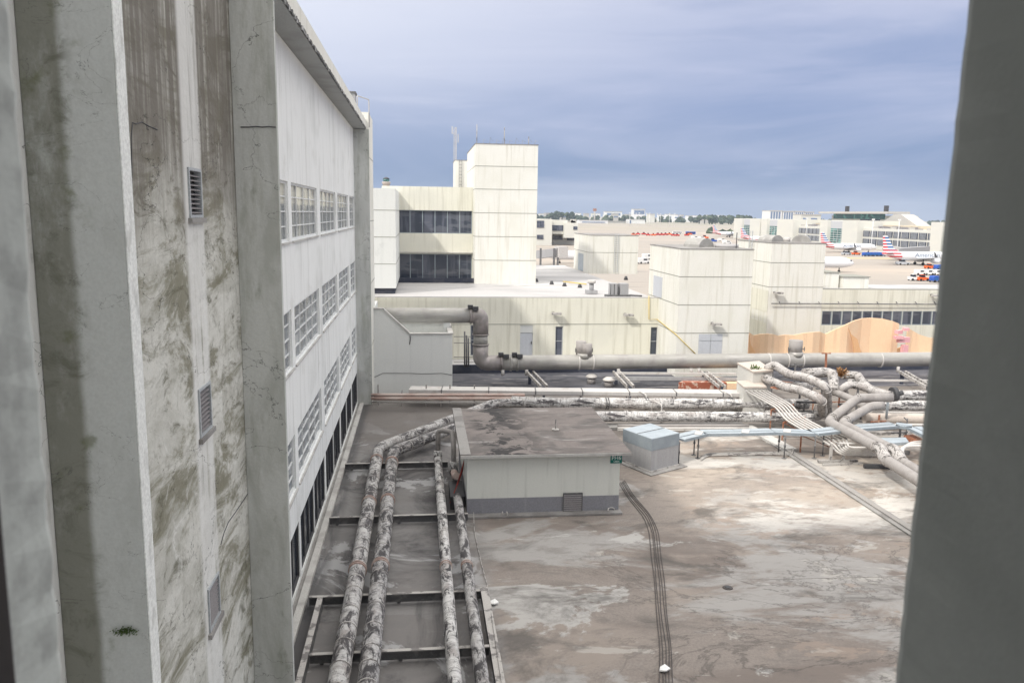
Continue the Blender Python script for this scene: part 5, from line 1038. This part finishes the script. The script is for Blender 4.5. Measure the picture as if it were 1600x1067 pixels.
# radar and control tower
rt=thing('radar_tower','small rust red radar tower on the horizon','radar tower',P(929,340,Y=2200)); c=P(929,340,Y=2200); c.z=-8; m=MB(); m.tube([c,Vector((c.x,c.y,22))],[2.5,1.6],6); m.build('shaft','roof_pale',rt); m=MB(); m.obox((c.x,c.y,22),(9,4,7)); m.build('dish','rust',rt)
YT=900; tc=thing('control_tower','round airport control tower peeking over the grey block','control tower',P(604,331,Y=YT)); c=P(604,331,Y=YT); c.z=-8; zt=P(604,277,Y=YT).z; m=MB(); m.tube([c,Vector((c.x,c.y,zt-9))],[4,3.4],16); m.build('shaft','terminal_white',tc); q=Vector((c.x,c.y,0))
m=MB(); m.tube([q+Vector((0,0,zt-9)),q+Vector((0,0,zt-6)),q+Vector((0,0,zt-5))],[3.6,4.6,4.6],16); m.build('gallery','concrete_slab',tc); m=MB(); m.tube([q+Vector((0,0,zt-5)),q+Vector((0,0,zt-2))],[3.0,3.6],16); m.build('cab_glass','green_glass',tc); m=MB(); m.tube([q+Vector((0,0,zt-2)),q+Vector((0,0,zt-.8)),q+Vector((0,0,zt))],[3.8,2.5,.5],16); m.build('roof','dark_metal',tc)

hz=MB(); hz.box(-3050,6050,-250,9050,-9,200); ho=hz.build('haze','white_paint'); ho['kind']='stuff'; ho['label']='pale blue air haze over the whole airport'
hm=bpy.data.materials.new('haze'); hm.use_nodes=True; nt=hm.node_tree; nt.nodes.clear(); vo_=nn(nt,'ShaderNodeVolumePrincipled'); vo_.inputs['Density'].default_value=.00009; vo_.inputs['Color'].default_value=(.72,.82,.97,1); om=nn(nt,'ShaderNodeOutputMaterial'); nt.links.new(vo_.outputs[0],om.inputs['Volume']); ho.data.materials.clear(); ho.data.materials.append(hm)
# ------------------------------------------------------------------ CAMERA, SKY, SUN
cam=bpy.data.cameras.new('camera'); co=bpy.data.objects.new('camera',cam); C.objects.link(co)
cam.sensor_width=36; cam.lens=F/1600*36; cam.dof.use_dof=True; cam.dof.focus_distance=45; cam.dof.aperture_fstop=5.0; cam.clip_start=.05; cam.clip_end=20000
mt4=Matrix((RV,UV_,-FV)).transposed().to_4x4(); mt4.translation=Vector((0,0,CZ)); co.matrix_world=mt4; S.camera=co
EL,AZ=rad(43),rad(50)
ld=Vector((math.sin(AZ)*math.cos(EL),math.cos(AZ)*math.cos(EL),-math.sin(EL)))
su=bpy.data.lights.new('sun','SUN'); su.energy=2.4; su.angle=rad(2.5); su.color=(1,.955,.88); so=bpy.data.objects.new('sun',su); C.objects.link(so); so.rotation_euler=ld.to_track_quat('-Z','Y').to_euler(); so.location=(0,0,60)
W=bpy.data.worlds.new('World'); S.world=W; W.use_nodes=True; nt=W.node_tree; nt.nodes.clear(); L=nt.links.new
out=nn(nt,'ShaderNodeOutputWorld'); bg=nn(nt,'ShaderNodeBackground'); bg2=nn(nt,'ShaderNodeBackground'); ms=nn(nt,'ShaderNodeMixShader')
sky=nn(nt,'ShaderNodeTexSky'); sky.sky_type='NISHITA'; sky.sun_disc=False; sky.sun_elevation=EL; sky.sun_rotation=math.atan2(-ld.x,-ld.y); L(sky.outputs[0],bg.inputs[0]); bg.inputs[1].default_value=.08
tc_=nn(nt,'ShaderNodeTexCoord'); sp=nn(nt,'ShaderNodeSeparateXYZ'); L(tc_.outputs['Generated'],sp.inputs[0])
cr=nn(nt,'ShaderNodeValToRGB'); e=cr.color_ramp; L(sp.outputs[2],cr.inputs[0])
stops=[(0,(.135,.225,.41)),(.05,(.135,.225,.43)),(.12,(.22,.30,.52)),(.24,(.50,.54,.71)),(.38,(.75,.76,.84)),(.6,(1.75,1.72,1.66)),(1,(2.5,2.42,2.3))]
e.elements[0].position=0;e.elements[0].color=(*stops[0][1],1); e.elements[1].position=1; e.elements[1].color=(*stops[-1][1],1)
for p_,c_ in stops[1:-1]: q=e.elements.new(p_); q.color=(*c_,1)
def wn(sc,det,off,dis=.6):
    mp=nn(nt,'ShaderNodeMapping'); mp.inputs['Scale'].default_value=sc; mp.inputs['Location'].default_value=(off,off,off); mp.inputs['Rotation'].default_value=(0,.12,0); L(tc_.outputs['Generated'],mp.inputs[0]); n=nn(nt,'ShaderNodeTexNoise'); n.inputs['Scale'].default_value=1; n.inputs['Detail'].default_value=det; n.inputs['Distortion'].default_value=dis; n.inputs['Roughness'].default_value=.55; L(mp.outputs[0],n.inputs['Vector']); return n.outputs['Fac']
def wmix(cur,f,lo,hi,amt,col):
    r_=nn(nt,'ShaderNodeMapRange',interpolation_type='SMOOTHSTEP'); r_.inputs[1].default_value=lo;r_.inputs[2].default_value=hi;r_.inputs[4].default_value=amt; L(f,r_.inputs[0]); mx=nn(nt,'ShaderNodeMix',data_type='RGBA'); L(r_.outputs[0],mx.inputs[0]); L(cur,mx.inputs[6]); mx.inputs[7].default_value=(*col,1); return mx.outputs[2]
cur=wmix(cr.outputs[0],wn((1.6,1.6,9),7,3),.45,.70,.5,(.60,.62,.78))
cur=wmix(cur,wn((3,3,26),8,9,1.2),.52,.74,.35,(.62,.64,.78))
cur=wmix(cur,wn((2,2,14),6,21),.45,.65,.45,(.20,.28,.50))
mx_=nn(nt,'ShaderNodeMapRange',interpolation_type='SMOOTHSTEP'); L(sp.outputs[0],mx_.inputs[0]); mx_.inputs[1].default_value=.45; mx_.inputs[2].default_value=-.25
mz_=nn(nt,'ShaderNodeMapRange',interpolation_type='SMOOTHSTEP'); L(sp.outputs[2],mz_.inputs[0]); mz_.inputs[1].default_value=.0; mz_.inputs[2].default_value=.26
mm_=nn(nt,'ShaderNodeMath',operation='MULTIPLY'); L(mx_.outputs[0],mm_.inputs[0]); L(mz_.outputs[0],mm_.inputs[1]); m2_=nn(nt,'ShaderNodeMath',operation='MULTIPLY'); L(mm_.outputs[0],m2_.inputs[0]); m2_.inputs[1].default_value=1.0
mq=nn(nt,'ShaderNodeMix',data_type='RGBA'); L(m2_.outputs[0],mq.inputs[0]); L(cur,mq.inputs[6]); mq.inputs[7].default_value=(.76,.79,.90,1)
hi_=nn(nt,'ShaderNodeMapRange',interpolation_type='SMOOTHSTEP'); L(sp.outputs[2],hi_.inputs[0]); hi_.inputs[1].default_value=.30; hi_.inputs[2].default_value=.5
mf=nn(nt,'ShaderNodeMix',data_type='RGBA'); L(hi_.outputs[0],mf.inputs[0]); L(mq.outputs[2],mf.inputs[6]); L(cr.outputs[0],mf.inputs[7]); cur=mf.outputs[2]
L(cur,bg2.inputs[0]); bg2.inputs[1].default_value=1.0
ms.inputs[0].default_value=.93; L(bg.outputs[0],ms.inputs[1]); L(bg2.outputs[0],ms.inputs[2]); L(ms.outputs[0],out.inputs[0])
S.view_settings.view_transform='Standard'; S.view_settings.look='None'; S.view_settings.exposure=0.18; S.view_settings.gamma=1
S.render.engine='CYCLES'; S.cycles.use_denoising=True; S.cycles.max_bounces=6
